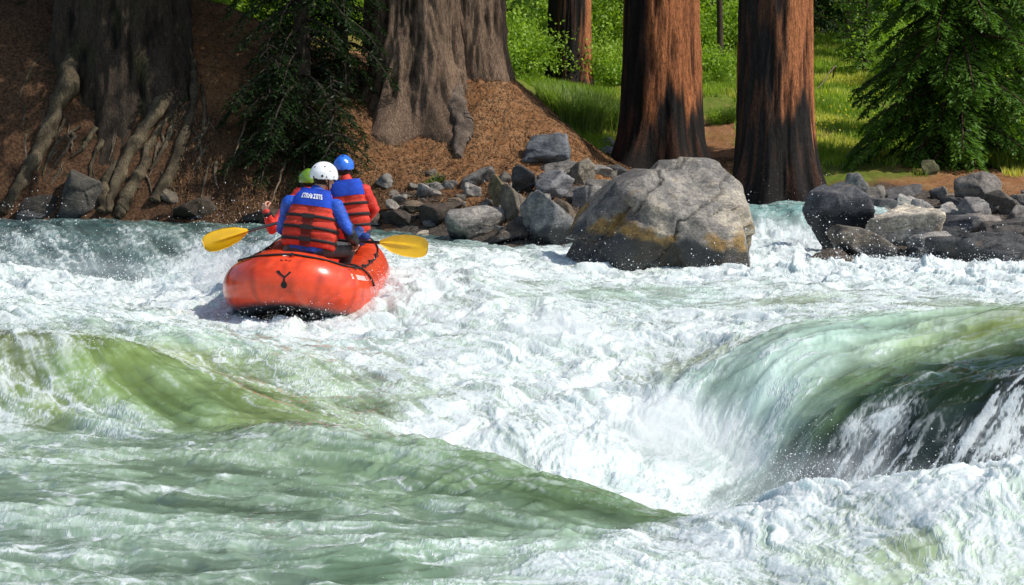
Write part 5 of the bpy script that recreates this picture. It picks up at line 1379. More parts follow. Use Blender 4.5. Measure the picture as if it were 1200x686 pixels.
def hand_parts(wrist, fwd, palm, side, curl=1.0, k=1.0):
    """wrist point, finger direction, palm normal (the way the fingers close), side = thumb side"""
    wrist = np.asarray(wrist, float); fwd = unit(np.asarray(fwd, float)); palm = np.asarray(palm, float); palm = unit(palm - fwd * palm.dot(fwd))
    s = np.cross(fwd, palm); s = s * (1 if s.dot(np.asarray(side, float)) > 0 else -1)
    out = [capsule(wrist, wrist + fwd * .03 * k, .026 * k, .028 * k)]
    kn = wrist + fwd * .088 * k
    for i, off in enumerate((.030, .010, -.010, -.029)):
        base = kn + s * off * k - fwd * abs(i - 1) * .004 * k
        out.append(capsule(wrist + fwd * .02 * k + s * off * .7 * k, base, .0165 * k, .0125 * k, 10))
        L = (.043, .048, .045, .036)[i] * k; p = base; ang = .25 * curl
        for j in range(3):
            ang += (.75, .85, .6)[j] * curl; d = fwd * math.cos(ang) + palm * math.sin(ang); q = p + d * L * (1, .68, .52)[j]
            out.append(capsule(p, q, (.0105 - .0008 * j) * k, (.0098 - .0009 * j) * k, 8)); p = q
    b = wrist + fwd * .03 * k + s * .022 * k
    t1 = b + (s * .8 + fwd * .45 + palm * .35 * curl) * .038 * k; t2 = t1 + (s * .25 + fwd * .7 + palm * .7 * curl) * .032 * k; t3 = t2 + (fwd * .5 - s * .2 * curl + palm * .8 * curl) * .026 * k
    out += [capsule(b, t1, .015 * k, .012 * k, 10), capsule(t1, t2, .012 * k, .0105 * k, 8), capsule(t2, t3, .0105 * k, .009 * k, 8)]
    return out

GLY = {'E': "111100110100111", 'T': "111010010010010", 'R': "110101110101101", 'A': "010101111101101", 'I': "111010010010111", 'O': "111101101101111", 'S': "111100111001111", 'K': "101101110101101", 'D': "110101101101110"}

def build_people():
    skin = NT("skin"); c = skin.attr("tone"); v = skin.coord()
    skin.set(Base_Color=c, Roughness=.5, Specular_IOR_Level=.4, Subsurface_Weight=.12, Subsurface_Scale=.02)
    skin = skin.m
    cloth = attr_mat("jacket_cloth", .55, .35, .5, 45, var=.25, vscale=9)
    neo = attr_mat("neoprene", .6, .3, .4, 60, var=.3)
    foamv = attr_mat("vest_cloth", .75, .25, .45, 90, var=.22, vscale=18)
    web = attr_mat("strap_webbing", .6, .35, .3, 300)
    shell = attr_mat("helmet_shell", .22, .5, .02, 40, coat=.4, var=.06)
    hairm = attr_mat("hair", .7, .3, .8, 220)
    prt = attr_mat("vest_print", .6)
    A = lambda px, py, Y: at_y(px, py, Y)

    def person(spec):
        J = {k: A(*v) for k, v in spec["J"].items()}
        base = (J["hipL"] + J["hipR"]) / 2
        hipc = base.copy()
        fwd = unit(np.array([math.sin(spec["yaw"]), math.cos(spec["yaw"]), spec.get("nod", -.1)]))   # where the face looks
        rgt = unit(np.cross(fwd, [0, 0, 1])); upv = np.cross(rgt, fwd)
        tilt = spec.get("tilt", 0); upv, rgt = upv * math.cos(tilt) + rgt * math.sin(tilt), rgt * math.cos(tilt) - upv * math.sin(tilt)
        M = np.stack([rgt, fwd, upv], 1); hc = J["head"]
        L = lambda x, y, z: hc + M @ np.array([x, y, z])
        neck = J["neck"]; chest = (J["shL"] + J["shR"]) / 2
        mid = hipc * .45 + chest * .55
        tf = unit(np.cross([0, 0, 1], J["shR"] - J["shL"])); tf = tf if tf[1] > 0 else -tf       # torso forward
        tr = unit(J["shR"] - J["shL"])
        tors = lambda g: [capsule(hipc - tr * .07, hipc + tr * .07, .115 + g, .115 + g, 20), capsule(hipc - tr * .05, mid - tr * .07, .11 + g, .11 + g, 20), capsule(hipc + tr * .05, mid + tr * .07, .11 + g, .11 + g, 20),
                          capsule(mid - tr * .07, chest - tr * .08 - [0, 0, .05], .11 + g, .105 + g, 20), capsule(mid + tr * .07, chest + tr * .08 - [0, 0, .05], .11 + g, .105 + g, 20), capsule(J["shL"], J["shR"], .062 + g, .062 + g, 16),
                          capsule(chest, neck, .085 + g, .06 + g, 16)]
        arm = lambda s, g: chain([J["sh" + s], J["el" + s], J["wr" + s]], [.058 + g, .043 + g, .030 + g * .7])
        leg = lambda s, g: chain([J["hip" + s], J["kn" + s], J["an" + s]], [.088 + g, .060 + g, .042 + g]) + [capsule(J["an" + s], J["an" + s] + tf * .16 - [0, 0, .03], .04 + g, .03 + g)]
        head = [ellipsoid(L(0, -.012, .03), (.076, .096, .092), M), ellipsoid(L(0, .03, -.045), (.056, .062, .066), M), capsule(L(0, .055, -.085), L(0, .07, -.088), .026, .02), capsule(L(0, .088, .012), L(0, .108, -.022), .010, .014, 8),
                capsule(L(-.028, .078, .03), L(.028, .078, .03), .013, .013, 8), capsule(L(-.018, .086, -.055), L(.018, .086, -.055), .008, .008, 8), capsule(L(-.016, .084, -.068), L(.016, .084, -.068), .009, .009, 8),
                ellipsoid(L(.078, -.012, -.005), (.012, .02, .032), M, 2), ellipsoid(L(-.078, -.012, -.005), (.012, .02, .032), M, 2), ellipsoid(L(.042, .055, -.02), (.024, .024, .022), M, 2), ellipsoid(L(-.042, .055, -.02), (.024, .024, .022), M, 2),
                capsule(L(0, -.02, -.05), neck - [0, 0, .03], .056, .062, 16)]
        parts = tors(0) + head
        for s in "LR":
            parts += arm(s, 0) + leg(s, 0)
            h = spec["hand" + s]; parts += hand_parts(J["wr" + s], h[0], h[1], h[2], h[3])
        me, P = remeshed("person", parts, .0075, 2, [skin])
        t = np.tile(np.array([[.52, .27, .18]]), (len(P), 1)) * (1 + .12 * fbm3(P[:, 0] * 30, P[:, 1] * 30, P[:, 2] * 30, 2, 3))[:, None]
        set_tone(me, t)
        b = base - np.array([0, 0, .12])
        me.transform(Matrix.Translation(Vector(-b)))
        o = link("person", me, loc=b); tag(o, spec["label"], "person")
        def child(name, V, F, mat, tone, par=o, label=None, smooth=True):
            V = np.asarray(V)
            me = mesh_from(name, V - b, F, [mat], smooth=smooth, attrs={"tone": tone if getattr(tone, "ndim", 1) == 2 else flat_tone(V, tone, .12, 8)})
            c = link(name, me, par)
            if label: c["label"] = label
            return c
        # eyes
        for s in (-1, 1):
            V, F = ellipsoid(L(s * .030, .082, .012), (.011, .008, .008), M, 2); child("eye", V, F, prt, (.05, .03, .02))
        # hair at the nape
        V, F = ellipsoid(L(0, -.035, -.012), (.080, .078, .075), M); child("hair", V, F, hairm, (.03, .02, .013))
        # trousers, jacket
        me, P = remeshed("trousers", tors(.012)[:1] + leg("L", .014) + leg("R", .014), .011, 3, [neo])
        set_tone(me, flat_tone(P, spec["trousers"], .4, 7)); me.transform(Matrix.Translation(Vector(-b))); link("trousers", me, o)
        me, P = remeshed("jacket", tors(.016) + arm("L", .020) + arm("R", .020) + [capsule(neck - [0, 0, .03], neck + (L(0, -.02, -.05) - neck) * spec.get("neckc", .35), .072, .068, 18)], .010, 3, [cloth])
        wr = fbm3(P[:, 0] * 9, P[:, 1] * 9, P[:, 2] * 16, 3, 7)
        nrm = np.empty(len(P) * 3, np.float32); me.vertices.foreach_get("normal", nrm); P2 = P + nrm.reshape(-1, 3) * (.010 * wr)[:, None]
        me.vertices.foreach_set("co", P2.astype(np.float32).ravel())
        tn = spec["jacket"](P, J); set_tone(me, tn * (1 + .15 * wr)[:, None]); me.transform(Matrix.Translation(Vector(-b))); link("jacket", me, o)
        for s in "LR":
            d = unit(J["wr" + s] - J["el" + s]); V, F = tube(np.stack([J["wr" + s] - d * .035, J["wr" + s] - d * .012, J["wr" + s] + d * .004]), [.047, .048, .043], 16); child("cuff", V, F, neo, (.012, .012, .013))
        # vest: lofted shell about the spine
        ax0, ax1 = hipc - np.array([0, 0, .03]), neck + np.array([0, 0, .0])
        ax = ax1 - ax0
        prof = np.array(spec["vest"])     # t, half width, half depth
        nt_ = 44; ts = np.linspace(prof[0, 0], prof[-1, 0], nt_); hw = np.interp(ts, prof[:, 0], prof[:, 1]); hd = np.interp(ts, prof[:, 0], prof[:, 2])
        seg = 64; aa = np.linspace(0, 2 * np.pi, seg, endpoint=False)
        up = unit(ax); vf = unit(tf - up * tf.dot(up)); vr = np.cross(vf, up)
        def vsurf(t_, ang, off=0.0):
            w_ = np.interp(t_, prof[:, 0], prof[:, 1]) + off; d_ = np.interp(t_, prof[:, 0], prof[:, 2]) + off
            ca, sa = np.cos(ang), np.sin(ang); e = .72
            x = np.sign(ca) * np.abs(ca) ** e * w_; y = np.sign(sa) * np.abs(sa) ** e * d_
            return ax0 + np.multiply.outer(t_, ax) + np.multiply.outer(x, vr) + np.multiply.outer(y, vf)
        TT, AA = np.meshgrid(ts, aa, indexing='ij')
        bulge = .012 * np.abs(np.sin((TT - prof[0, 0]) / .145 * math.pi)) + .006 * fbm2(AA * 3, TT * 9, 3, 9) - .012 * np.exp(-((AA - 1.5 * np.pi) / .07) ** 2)
        V = vsurf(TT.ravel(), AA.ravel(), bulge.ravel()); F = [grid_faces(nt_, seg, True)]
        V = np.concatenate([V, [V[:seg].mean(0) + up * .03], [V[-seg:].mean(0) + up * .01]])
        kk = np.arange(seg); F.append(np.concatenate([np.stack([(kk + 1) % seg, kk, kk * 0 + len(V) - 2], 1), np.stack([kk + (nt_ - 1) * seg, (kk + 1) % seg + (nt_ - 1) * seg, kk * 0 + len(V) - 1], 1)]))
        vest = child("life_vest", V, F, foamv, spec["vest_col"])
        for t_ in spec["straps"]:
            n2 = 60; a2 = np.linspace(0, 2 * np.pi, n2, endpoint=False); rows = []
            for dt, of in ((-.026, .006), (-.024, .019), (.024, .019), (.026, .006)): rows.append(vsurf(np.full(n2, t_ + dt), a2, of))
            child("strap", np.concatenate(rows), grid_faces(4, n2, True), web, (.010, .010, .012), vest)
        # centre webbing and keepers at the back
        if spec.get("spine"):
            rows = [vsurf(np.linspace(.06, .56, 26), np.full(26, 1.5 * np.pi + d_), .011) for d_ in (-.11, .11)]
            child("spine_panel", np.concatenate(rows), grid_faces(2, 26), foamv, (.16, .018, .012), vest)
            for t_ in spec["straps"]:
                rows = [vsurf(np.full(6, t_ + dt), 1.5 * np.pi + np.linspace(-.13, .13, 6), .024) for dt in (-.036, .036)]
                child("buckle", np.concatenate(rows), grid_faces(2, 6), web, (.015, .015, .016), vest)
        # shoulder yoke panel
        cp = spec["collar"]
        rows = []; ny, nx = 16, 40
        for i in range(ny):
            q = i / (ny - 1); t_ = cp["t0"] + (cp["t1"] - cp["t0"]) * q
            spread = cp["a0"] + (cp["a1"] - cp["a0"]) * q
            edge = .016 * math.sin(math.pi * min(max(q, .06), .94)) ** .5
            rows.append(vsurf(np.full(nx, t_), 1.5 * np.pi + np.linspace(-spread, spread, nx), .012 + edge))
        V = np.concatenate(rows); inner = V - up * 0 + vf * .03
        col = child("collar", np.concatenate([V, inner]), np.concatenate([grid_faces(ny, nx), grid_faces(ny, nx)[:, ::-1] + ny * nx]), foamv, cp["col"], vest)
        if cp.get("text"):
            w_ = cp["text"]; qv = []; 
            for li, ch in enumerate(w_):
                g = GLY[ch]
                for rr_ in range(5):
                    for cc in range(3):
                        if g[rr_ * 3 + cc] == '1':
                            u0 = (li * 3.7 + cc) / (len(w_) * 3.7); v0 = 1 - (rr_ + 1) / 5
                            for du, dv in ((0, 0), (1.08, 0), (1.08, 1), (0, 1)):
                                uu = cp["tx0"] + (cp["tx1"] - cp["tx0"]) * (u0 + du / (len(w_) * 3.7)); vv = cp["ty0"] + (cp["ty1"] - cp["ty0"]) * (v0 + dv / 5)
                                qv.append((vv, 1.5 * np.pi + uu))
            qv = np.array(qv); V = vsurf(qv[:, 0], qv[:, 1], .033)
            child("printed_lettering", V, np.arange(len(V)).reshape(-1, 4), prt, (.85, .85, .85), col, smooth=False)
        # shoulder straps of the vest
        for s, sg in (("L", -1), ("R", 1)):
            sh = J["sh" + s]; p0 = chest * .55 + sh * .45
            S_ = spline([p0 - tf * .12 - [0, 0, .10], p0 - tf * .075 + [0, 0, .045], p0 + tf * .01 + [0, 0, .085], p0 + tf * .1 + [0, 0, .03], p0 + tf * .15 - [0, 0, .1]], 20)
            off = tr * .045 * sg
            V = np.concatenate([S_ - off, S_ + off * .9, S_ + off * .9 - [0, 0, .02], S_ - off - [0, 0, .02]]); child("shoulder_strap", V, grid_faces(4, 20), web if spec.get("dark_sh") else foamv, spec["shoulder"], vest)
        # helmet
        hs = spec["helmet"]
        D, F = ico(5)
        P = D.copy(); z = P[:, 2]
        r_ = np.array(hs["size"])
        cut = -.30 + .18 * P[:, 1]
        keep = z > cut - .02
        Fk = F[keep[F].all(1)]
        used = np.unique(Fk); mp = -np.ones(len(P), int); mp[used] = np.arange(len(used)); Q = P[used]; Fk = mp[Fk]
        rim = sstep(.10, 0, Q[:, 2] - (-.30 + .18 * Q[:, 1]))
        Q3 = Q * (1 + .018 * rim)[:, None] * r_ 
        rid = .010 * np.cos(np.arctan2(Q[:, 0], .4 + Q[:, 2]) * 6) * sstep(.2, .7, Q[:, 2] + .3)
        Q3 = Q3 + Q * rid[:, None] * hs.get("ridge", 0)
        hw_ = lambda P_: hc + np.array([0, 0, 0]) + (P_ + np.array([0, -.012, .036])) @ M.T
        outer = hw_(Q3); inner = hw_(Q3 * .9)
        ed = {}
        for f in Fk:
            for a_, b_ in ((f[0], f[1]), (f[1], f[2]), (f[2], f[0])):
                if (b_, a_) in ed: del ed[(b_, a_)]
                else: ed[(a_, b_)] = 1
        E_ = np.array(list(ed.keys())); m_ = len(Q)
        V = np.concatenate([outer, inner]); FF = [np.concatenate([Fk, Fk[:, ::-1] + m_]), np.stack([E_[:, 1], E_[:, 0], E_[:, 0] + m_, E_[:, 1] + m_], 1)]
        hel = child("helmet", V, FF, shell, hs["col"])
        for (px_, py_, sz) in hs.get("vents", []):
            # nearest helmet surface to that line of sight
            d_ = ray(px_, py_); o_ = np.array([0, 0, CAMH]); rel = outer - o_; tt = rel @ d_ / (d_ @ d_); dist = np.linalg.norm(rel - tt[:, None] * d_, axis=1) + .05 * (tt - tt.min())
            i_ = np.argmin(dist); nv = unit(D[used][i_] @ M.T); cc_ = outer[i_] + nv * .0025
            e1 = unit(np.cross(nv, [0, 0, 1.])); e2 = np.cross(nv, e1); k_ = np.linspace(0, 2 * np.pi, 12, endpoint=False)
            V = np.concatenate([[cc_ + nv * .001], cc_ + sz * (np.cos(k_)[:, None] * e1 + 1.15 * np.sin(k_)[:, None] * e2)]); i2 = np.arange(12)
            child("vent", V, np.stack([i2 * 0, 1 + i2, 1 + (i2 + 1) % 12], 1), prt, (.012, .012, .014), hel, smooth=False)
        for s in (-1, 1):
            S_ = spline([L(s * .084, .0, .0), L(s * .082, .018, -.05), L(s * .05, .05, -.105), L(0, .06, -.118)], 14); V, F = tube(S_, .0075, 6); child("chin_strap", V, F, web, (.014, .014, .015), hel)
            S_ = spline([L(s * .084, -.05, .0), L(s * .083, -.02, -.04), L(s * .075, .02, -.07)], 10); V, F = tube(S_, .0065, 6); child("chin_strap", V, F, web, (.014, .014, .015), hel)
        return o, J

    blue, red, blk = np.array([.018, .09, .50]), np.array([.60, .035, .02]), np.array([.012, .012, .014])
    def jk_guide(P, J):
        t = np.tile(blue, (len(P), 1))
        k = sstep(-.07, -.05, (P - J["elR"]) @ unit(J["wrR"] - J["elR"])) * (np.linalg.norm(P - J["elR"], axis=1) < .4) * (P[:, 0] > J["elR"][0] - .09)
        t = t * (1 - k[:, None]) + blk * k[:, None]
        lo = sstep(J["hipL"][2] + .0, J["hipL"][2] - .04, P[:, 2])
        return t * (1 - lo[:, None]) + blk * lo[:, None]
    jk_red = lambda P, J: np.tile(red, (len(P), 1))
    g = dict(label="person in a white helmet and blue jacket sitting at the raft's stern, seen from behind", yaw=.95, nod=-.22, tilt=.08,
             J=dict(hipL=(347, 291, 19.0), hipR=(374, 292, 18.98), shL=(339, 238, 19.08), shR=(394, 243, 19.0), neck=(371, 226, 19.10), head=(380, 209.5, 19.16), elL=(331, 268, 19.3), wrL=(346, 276, 19.52), elR=(411, 275, 18.98), wrR=(416, 284, 19.22),
                    knL=(340, 292, 19.42), anL=(346, 322, 19.5), knR=(408, 293, 19.36), anR=(400, 322, 19.5)),
             handL=((.6, .7, -.1), (.3, -.2, -.9), (0, 0, 1), 1.0), handR=((.1, .9, -.3), (-.5, .1, -.8), (-1, 0, .3), 1.0),
             trousers=(.06, .06, .064), neckc=.12, jacket=jk_guide, vest=[(.06, .255, .15), (.30, .265, .165), (.5, .258, .17), (.66, .235, .165), (.78, .205, .155), (.92, .17, .13), (1.0, .14, .10)],
             vest_col=(.58, .05, .028), straps=(.17, .37, .56), spine=True, shoulder=(.015, .015, .017), dark_sh=True,
             collar=dict(t0=.735, t1=1.04, a0=1.0, a1=1.25, col=(.012, .06, .46), text="ETRAIOTS", tx0=-.36, tx1=.42, ty0=.855, ty1=.94),
             helmet=dict(size=(.128, .150, .130), col=(.78, .78, .79), ridge=.4, vents=[(369, 195.5, .009), (381, 195.5, .009), (387, 200.5, .007), (368, 208, .010), (378, 206.8, .012), (383, 207.2, .007), (391, 207.5, .006)]))
    person(g)
    p2 = dict(label="person in a blue helmet and red jacket on the right tube of the raft", yaw=.12, nod=-.1, tilt=.0,
              J=dict(hipL=(402, 273, 20.95), hipR=(424, 274, 20.95), shL=(388, 223, 21.0), shR=(427, 224, 20.98), neck=(406, 213, 21.02), head=(403, 198.5, 21.06), elL=(380, 250, 21.15), wrL=(392, 262, 21.4), elR=(438, 245, 21.05), wrR=(428, 260, 21.3),
                     knL=(398, 276, 21.4), anL=(396, 300, 21.45), knR=(424, 276, 21.42), anR=(416, 300, 21.5)),
              handL=((.4, .8, -.1), (.2, -.1, -.9), (1, 0, 0), .9), handR=((-.3, .9, -.2), (-.4, 0, -.9), (-1, 0, 0), .9),
              trousers=(.03, .035, .06), jacket=jk_red, vest=[(.05, .19, .14), (.3, .2, .15), (.55, .205, .155), (.75, .19, .15), (.92, .16, .12), (1.0, .14, .1)],
              vest_col=(.62, .05, .028), straps=(.17, .37, .57), shoulder=(.012, .06, .42), collar=dict(t0=.72, t1=1.02, a0=1.15, a1=1.3, col=(.014, .065, .46)),
              helmet=dict(size=(.112, .135, .122), col=(.025, .16, .72), ridge=.3, vents=[(402, 183, .012), (396, 190, .006), (409, 189, .006)]))
    person(p2)
    p3 = dict(label="person in a green helmet and red jacket, mostly hidden behind the stern paddler", yaw=-.2, nod=-.1,
              J=dict(hipL=(340, 274, 20.95), hipR=(362, 274, 20.95), shL=(346, 235, 20.85), shR=(378, 233, 21.0), neck=(361, 225, 20.96), head=(362, 214, 21.02), elL=(319, 268, 20.5), wrL=(312, 249, 20.42), elR=(378, 254, 21.1), wrR=(360, 254, 20.75),
                     knL=(340, 277, 21.4), anL=(345, 300, 21.5), knR=(362, 277, 21.4), anR=(360, 300, 21.5)),
              handL=((-.35, .25, .9), (.6, .6, .1), (.8, -.4, 0), 1.0), handR=((-.8, -.4, .1), (0, .2, -.9), (0, .3, 1), 1.0),
              trousers=(.03, .03, .035), jacket=jk_red, vest=[(.05, .19, .14), (.3, .2, .15), (.55, .205, .155), (.75, .19, .15), (.92, .16, .12), (1.0, .14, .1)],
              vest_col=(.60, .04, .028), straps=(.2, .4, .6), shoulder=(.5, .03, .02), collar=dict(t0=.72, t1=1.06, a0=1.15, a1=1.3, col=(.55, .04, .03)),
              helmet=dict(size=(.112, .135, .115), col=(.16, .30, .02), ridge=.3))
    person(p3)

    # ---- paddles
    ymat = attr_mat("paddle_plastic", .3, .5, .03, 50, coat=.2, var=.08); pole = attr_mat("paddle_shaft", .35, .5)
    def paddle(tip, nk, grip, wmax, label, upd=(0, 0, 1)):
        tip, nk, grip = map(np.array, (tip, nk, grip))
        d = unit(nk - tip); L = np.linalg.norm(nk - tip)
        w = np.array(upd, float); w = unit(w - d * w.dot(d)); n = np.cross(d, w)
        t = np.linspace(0, 1, 40); hw = wmax * np.interp(t, [0, .03, .10, .25, .5, .75, .92, 1], [.42, .66, .86, 1, .97, .74, .36, .17])
        s = np.linspace(-1, 1, 21)
        T_, S_ = np.meshgrid(t, s, indexing='ij')
        c = tip + d * (L * T_)[..., None] + w * (S_ * hw[:, None])[..., None]
        ridge = .013 * np.exp(-(S_ / .14) ** 2) * sstep(.12, .5, T_) + .004 * (1 - S_ ** 2); cup = .018 * S_ ** 2
        Vf = (c + n * (ridge + .003 - cup)[..., None]).reshape(-1, 3); Vb = (c - n * (ridge + .003 + cup)[..., None]).reshape(-1, 3)
        G = grid_faces(40, 21); m = len(Vf)
        bd = np.concatenate([np.arange(21), np.arange(1, 40) * 21 + 20, 39 * 21 + np.arange(19, -1, -1), np.arange(38, 0, -1) * 21]); b2 = np.roll(bd, -1)
        V = np.concatenate([Vf, Vb]); F = np.concatenate([G, G[:, ::-1] + m, np.stack([bd, b2, b2 + m, bd + m], 1)])
        b = nk
        o = empty("paddle", tuple(b)); tag(o, label, "paddle", None)
        tn = flat_tone(V, (.80, .46, .008), .06)
        link("blade", mesh_from("blade", V - b, F, [ymat], attrs={"tone": tn}), o)
        V, F = tube(np.linspace(nk - d * .05, grip, 12), np.array([.016] * 2 + [.0165] * 10), 14)
        link("shaft", mesh_from("shaft", V - b, F, [pole], attrs={"tone": flat_tone(V, (.014, .016, .02), .1)}), o)
        g = grip; q = unit(np.cross(unit(grip - nk), [0, 1., 0])); V, F = join([capsule(g - q * .05, g + q * .05, .017, .017, 10)])
        link("grip", mesh_from("grip", V - b, F, [pole], attrs={"tone": flat_tone(V, (.02, .02, .02), .1)}), o)
    paddle(A(238.5, 287.5, 19.75), A(291, 270.5, 19.85), A(353, 254, 20.72), .108, "yellow bladed paddle held out over the left side of the raft", (.25, 0, 1))
    paddle(A(501.5, 291, 19.2), A(445, 284, 19.2), A(350, 279.5, 19.62), .112, "yellow bladed paddle sticking out over the right side of the raft")
    # crumpled blue bag strapped on the right tube by the front paddler
    p = A(421, 279, 20.1); r = np.random.default_rng(3)
    pr = [ellipsoid(p + r.normal(0, .035, 3), r.uniform(.035, .07, 3), None, 2) for _ in range(8)]
    me, P = remeshed("bag_body", pr, .011, 2, [cloth]); set_tone(me, flat_tone(P, (.012, .05, .22), .7, 16)); me.transform(Matrix.Translation(Vector(-p)))
    o = link("dry_bag", me, loc=p); tag(o, "crumpled dark blue bag on the raft's right tube beside the stern paddler's arm", "bag")
# ------------------------------------------------------------------ spray thrown off the rapids
def build_spray():
    r = np.random.default_rng(55)
    m = NT("spray"); m.set(Base_Color=(.88, .9, .9), Roughness=.25, Specular_IOR_Level=.5); m = m.m
    W = WATER
    P, S = [], []
    def cloud(px, py, Y, sx, sy, sz, n, smin, smax, up=.3, pw=2.2):
        c = at_y(px, py, Y)
        q = r.normal(size=(n, 3)) * np.array([sx, sy, sz]); q[:, 2] = np.abs(q[:, 2]) * up * 2 + q[:, 2] * (1 - up)
        p = c + q
        k = p[:, 2] > water_z(p[:, 0], p[:, 1]) - .01
        p = p[k]; P.append(p); S.append((smin + (smax - smin) * r.uniform(0, 1, len(p)) ** (pw * 2.2)) * .6 * (p[:, 1] / 15) ** .8)
    # droplets flung along every splashing crest
    X, Y, Z, sp = W['X'], W['Y'], W['Z'], W['spl']
    wgt = (np.clip(sp, 0, 1) ** 2 * (.15 + W['jet'].clip(0, 1.5)) * (np.abs(X / Y) < .3)).ravel(); wgt = wgt / wgt.sum()
    idx = r.choice(len(wgt), 15000, p=wgt)
    h = r.exponential(.045, len(idx)) * (.5 + sp.ravel()[idx])
    p = np.stack([X.ravel()[idx] + r.normal(0, .05, len(idx)), Y.ravel()[idx] + r.normal(0, .05, len(idx)), Z.ravel()[idx] + h], -1)
    P.append(p); S.append((.0012 + .005 * r.uniform(0, 1, len(p)) ** 6) * (p[:, 1] / 15) ** .7)
    cloud(275, 320, 20.2, .18, .3, .22, 1800, .002, .010)          # left flank of the raft
    cloud(245, 310, 23, .35, .3, .2, 1500, .002, .009)
    cloud(120, 325, 24, .9, .3, .22, 2200, .002, .010)
    cloud(20, 300, 27.5, .5, .5, .2, 900, .003, .011)
    cloud(645, 395, 16.7, .30, .3, .28, 14000, .0010, .004)        # exploding wave in the middle
    cloud(720, 400, 16.5, .5, .4, .2, 4000, .0012, .006)
    cloud(745, 505, 13.6, .40, .35, .25, 45000, .0008, .0026)         # mist in the hole
    cloud(830, 525, 13.4, .22, .25, .25, 26000, .0008, .0026)
    cloud(840, 425, 15.2, .2, .2, .16, 1600, .0015, .006)
    cloud(905, 290, 25.5, .4, .3, .3, 700, .002, .009)
    cloud(1050, 300, 24.3, 1.0, .2, .22, 1500, .002, .011)
    cloud(700, 310, 23.2, .6, .2, .2, 250, .002, .010)
    cloud(860, 310, 23.2, .3, .2, .2, 250, .002, .010)
    cloud(940, 555, 9.7, .15, .15, .10, 1500, .0015, .008)
    cloud(1080, 545, 9.4, .45, .15, .07, 1500, .0012, .006)
    cloud(820, 600, 10.2, .25, .2, .1, 1800, .0012, .007)
    cloud(60, 395, 14.2, .45, .2, .07, 2500, .0012, .007)
    cloud(20, 240, 29.5, .5, .3, .15, 60, .004, .012)
    cloud(355, 378, 18.15, .35, .1, .07, 900, .002, .008)
    cloud(460, 345, 19.3, .12, .3, .12, 900, .002, .008)
    P = np.concatenate(P); S = np.concatenate(S); n = len(P)
    O = np.array([[1,0,0],[-1,0,0],[0,1,0],[0,-1,0],[0,0,1],[0,0,-1]], float)
    F0 = np.array([[0,2,4],[2,1,4],[1,3,4],[3,0,4],[2,0,5],[1,2,5],[3,1,5],[0,3,5]])
    st = np.stack([r.uniform(.7, 1.5, n), r.uniform(.7, 1.2, n), r.uniform(.7, 1.7, n)], -1) * S[:, None]
    V = (P[:, None] + O[None] * st[:, None]).reshape(-1, 3)
    F = (np.arange(n)[:, None, None] * 6 + F0[None]).reshape(-1, 3)
    me = mesh_from("spray", V, F, [m])
    tag(link("spray", me), "white spray droplets thrown up over the rapids", "spray", kind="stuff")

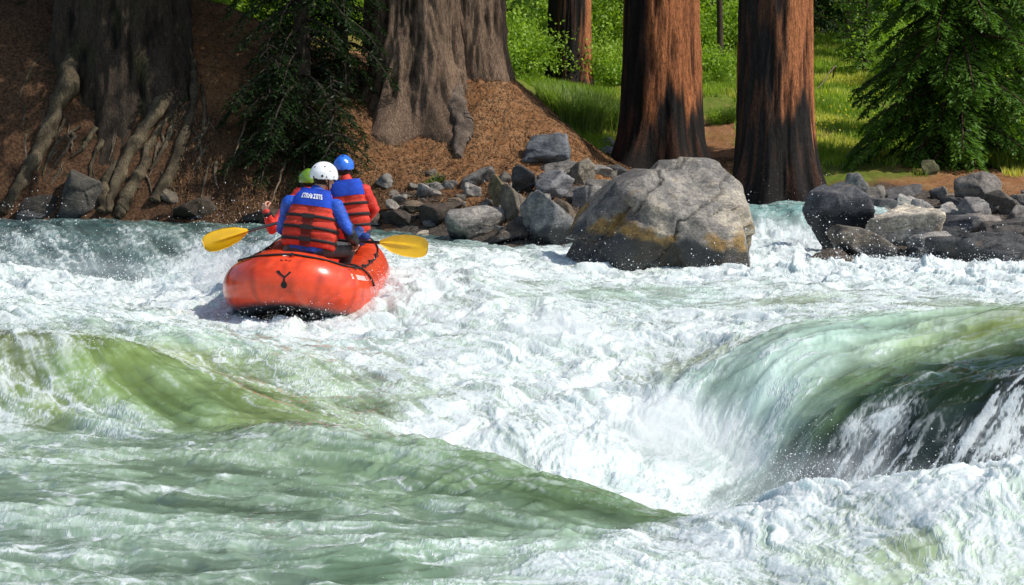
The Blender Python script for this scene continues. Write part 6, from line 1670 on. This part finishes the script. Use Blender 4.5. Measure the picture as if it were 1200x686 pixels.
def build_mist():
    """fine drifting mist over the hole: a real volume with a soft edge"""
    m = bpy.data.materials.new("mist"); m.use_nodes = True; t = m.node_tree; t.nodes.clear()
    out = t.nodes.new("ShaderNodeOutputMaterial"); vs = t.nodes.new("ShaderNodeVolumeScatter"); tc = t.nodes.new("ShaderNodeTexCoord")
    ln = t.nodes.new("ShaderNodeVectorMath"); ln.operation = 'LENGTH'; t.links.new(tc.outputs["Object"], ln.inputs[0])
    mr = t.nodes.new("ShaderNodeMapRange"); mr.interpolation_type = 'SMOOTHSTEP'; t.links.new(ln.outputs["Value"], mr.inputs[0])
    for i, v in enumerate((1.0, .15, 0.0, 1.0)): mr.inputs[i + 1].default_value = v
    nz = t.nodes.new("ShaderNodeTexNoise"); nz.inputs["Scale"].default_value = 2.6; nz.inputs["Detail"].default_value = 3; t.links.new(tc.outputs["Object"], nz.inputs["Vector"])
    m2 = t.nodes.new("ShaderNodeMapRange"); t.links.new(nz.outputs[0], m2.inputs[0])
    for i, v in enumerate((.36, .68, .1, 1.0)): m2.inputs[i + 1].default_value = v
    mu = t.nodes.new("ShaderNodeMath"); mu.operation = 'MULTIPLY'; t.links.new(mr.outputs[0], mu.inputs[0]); t.links.new(m2.outputs[0], mu.inputs[1])
    m3 = t.nodes.new("ShaderNodeMath"); m3.operation = 'MULTIPLY'; t.links.new(mu.outputs[0], m3.inputs[0]); m3.inputs[1].default_value = 2.6
    t.links.new(m3.outputs[0], vs.inputs["Density"]); vs.inputs["Color"].default_value = (.97, .985, 1, 1); vs.inputs["Anisotropy"].default_value = .1
    t.links.new(vs.outputs[0], out.inputs["Volume"])
    D, F = ico(3)
    me = mesh_from("mist", D, F, [m]); m2_ = m.copy(); m2_.name = "thin_mist"
    [n for n in m2_.node_tree.nodes if n.type == 'MATH' and not n.inputs[1].is_linked][0].inputs[1].default_value = .9
    me_thin = mesh_from("thin_mist", D, F, [m2_])
    for px, py, Y, s_, lb in [(775, 515, 13.4, (.85, .6, .50), "soft grey white mist rising from the hole below the drop"), (645, 392, 16.6, (.55, .5, .42), "soft white mist over the exploding wave in mid river"), (255, 318, 21.5, (.6, .6, .40), "soft white mist beside the raft's left tube"),
        (560, 470, 14.6, (.75, .5, .26), "thin white mist over the froth left of the hole"), (960, 560, 10.3, (.9, .5, .24), "thin white mist drifting over the foam mound in front of the dark rock"), (922, 285, 26.6, (.7, .6, .5), "thin mist over the small waterfall beside the boulder"), (90, 318, 24.6, (1.5, .5, .32), "thin mist along the foot of the far left ledge")]:
        o = link("mist", me_thin if lb.startswith("thin") else me, loc=at_y(px, py, Y)); o.scale = s_; tag(o, lb, "mist", kind="stuff")
# ------------------------------------------------------------------ assemble
import time as _t
_t0 = _t.time()
def _log(s): print("[%.1fs] %s" % (_t.time() - _t0, s))
build_terrain(); _log("terrain")
build_water(); _log("water")
build_trees(); _log("trees")
build_ground_plants(); _log("plants")
build_rocks(); _log("rocks")
for f in ("build_raft", "build_people", "build_spray", "build_mist"):
    if f in globals(): globals()[f](); _log(f)
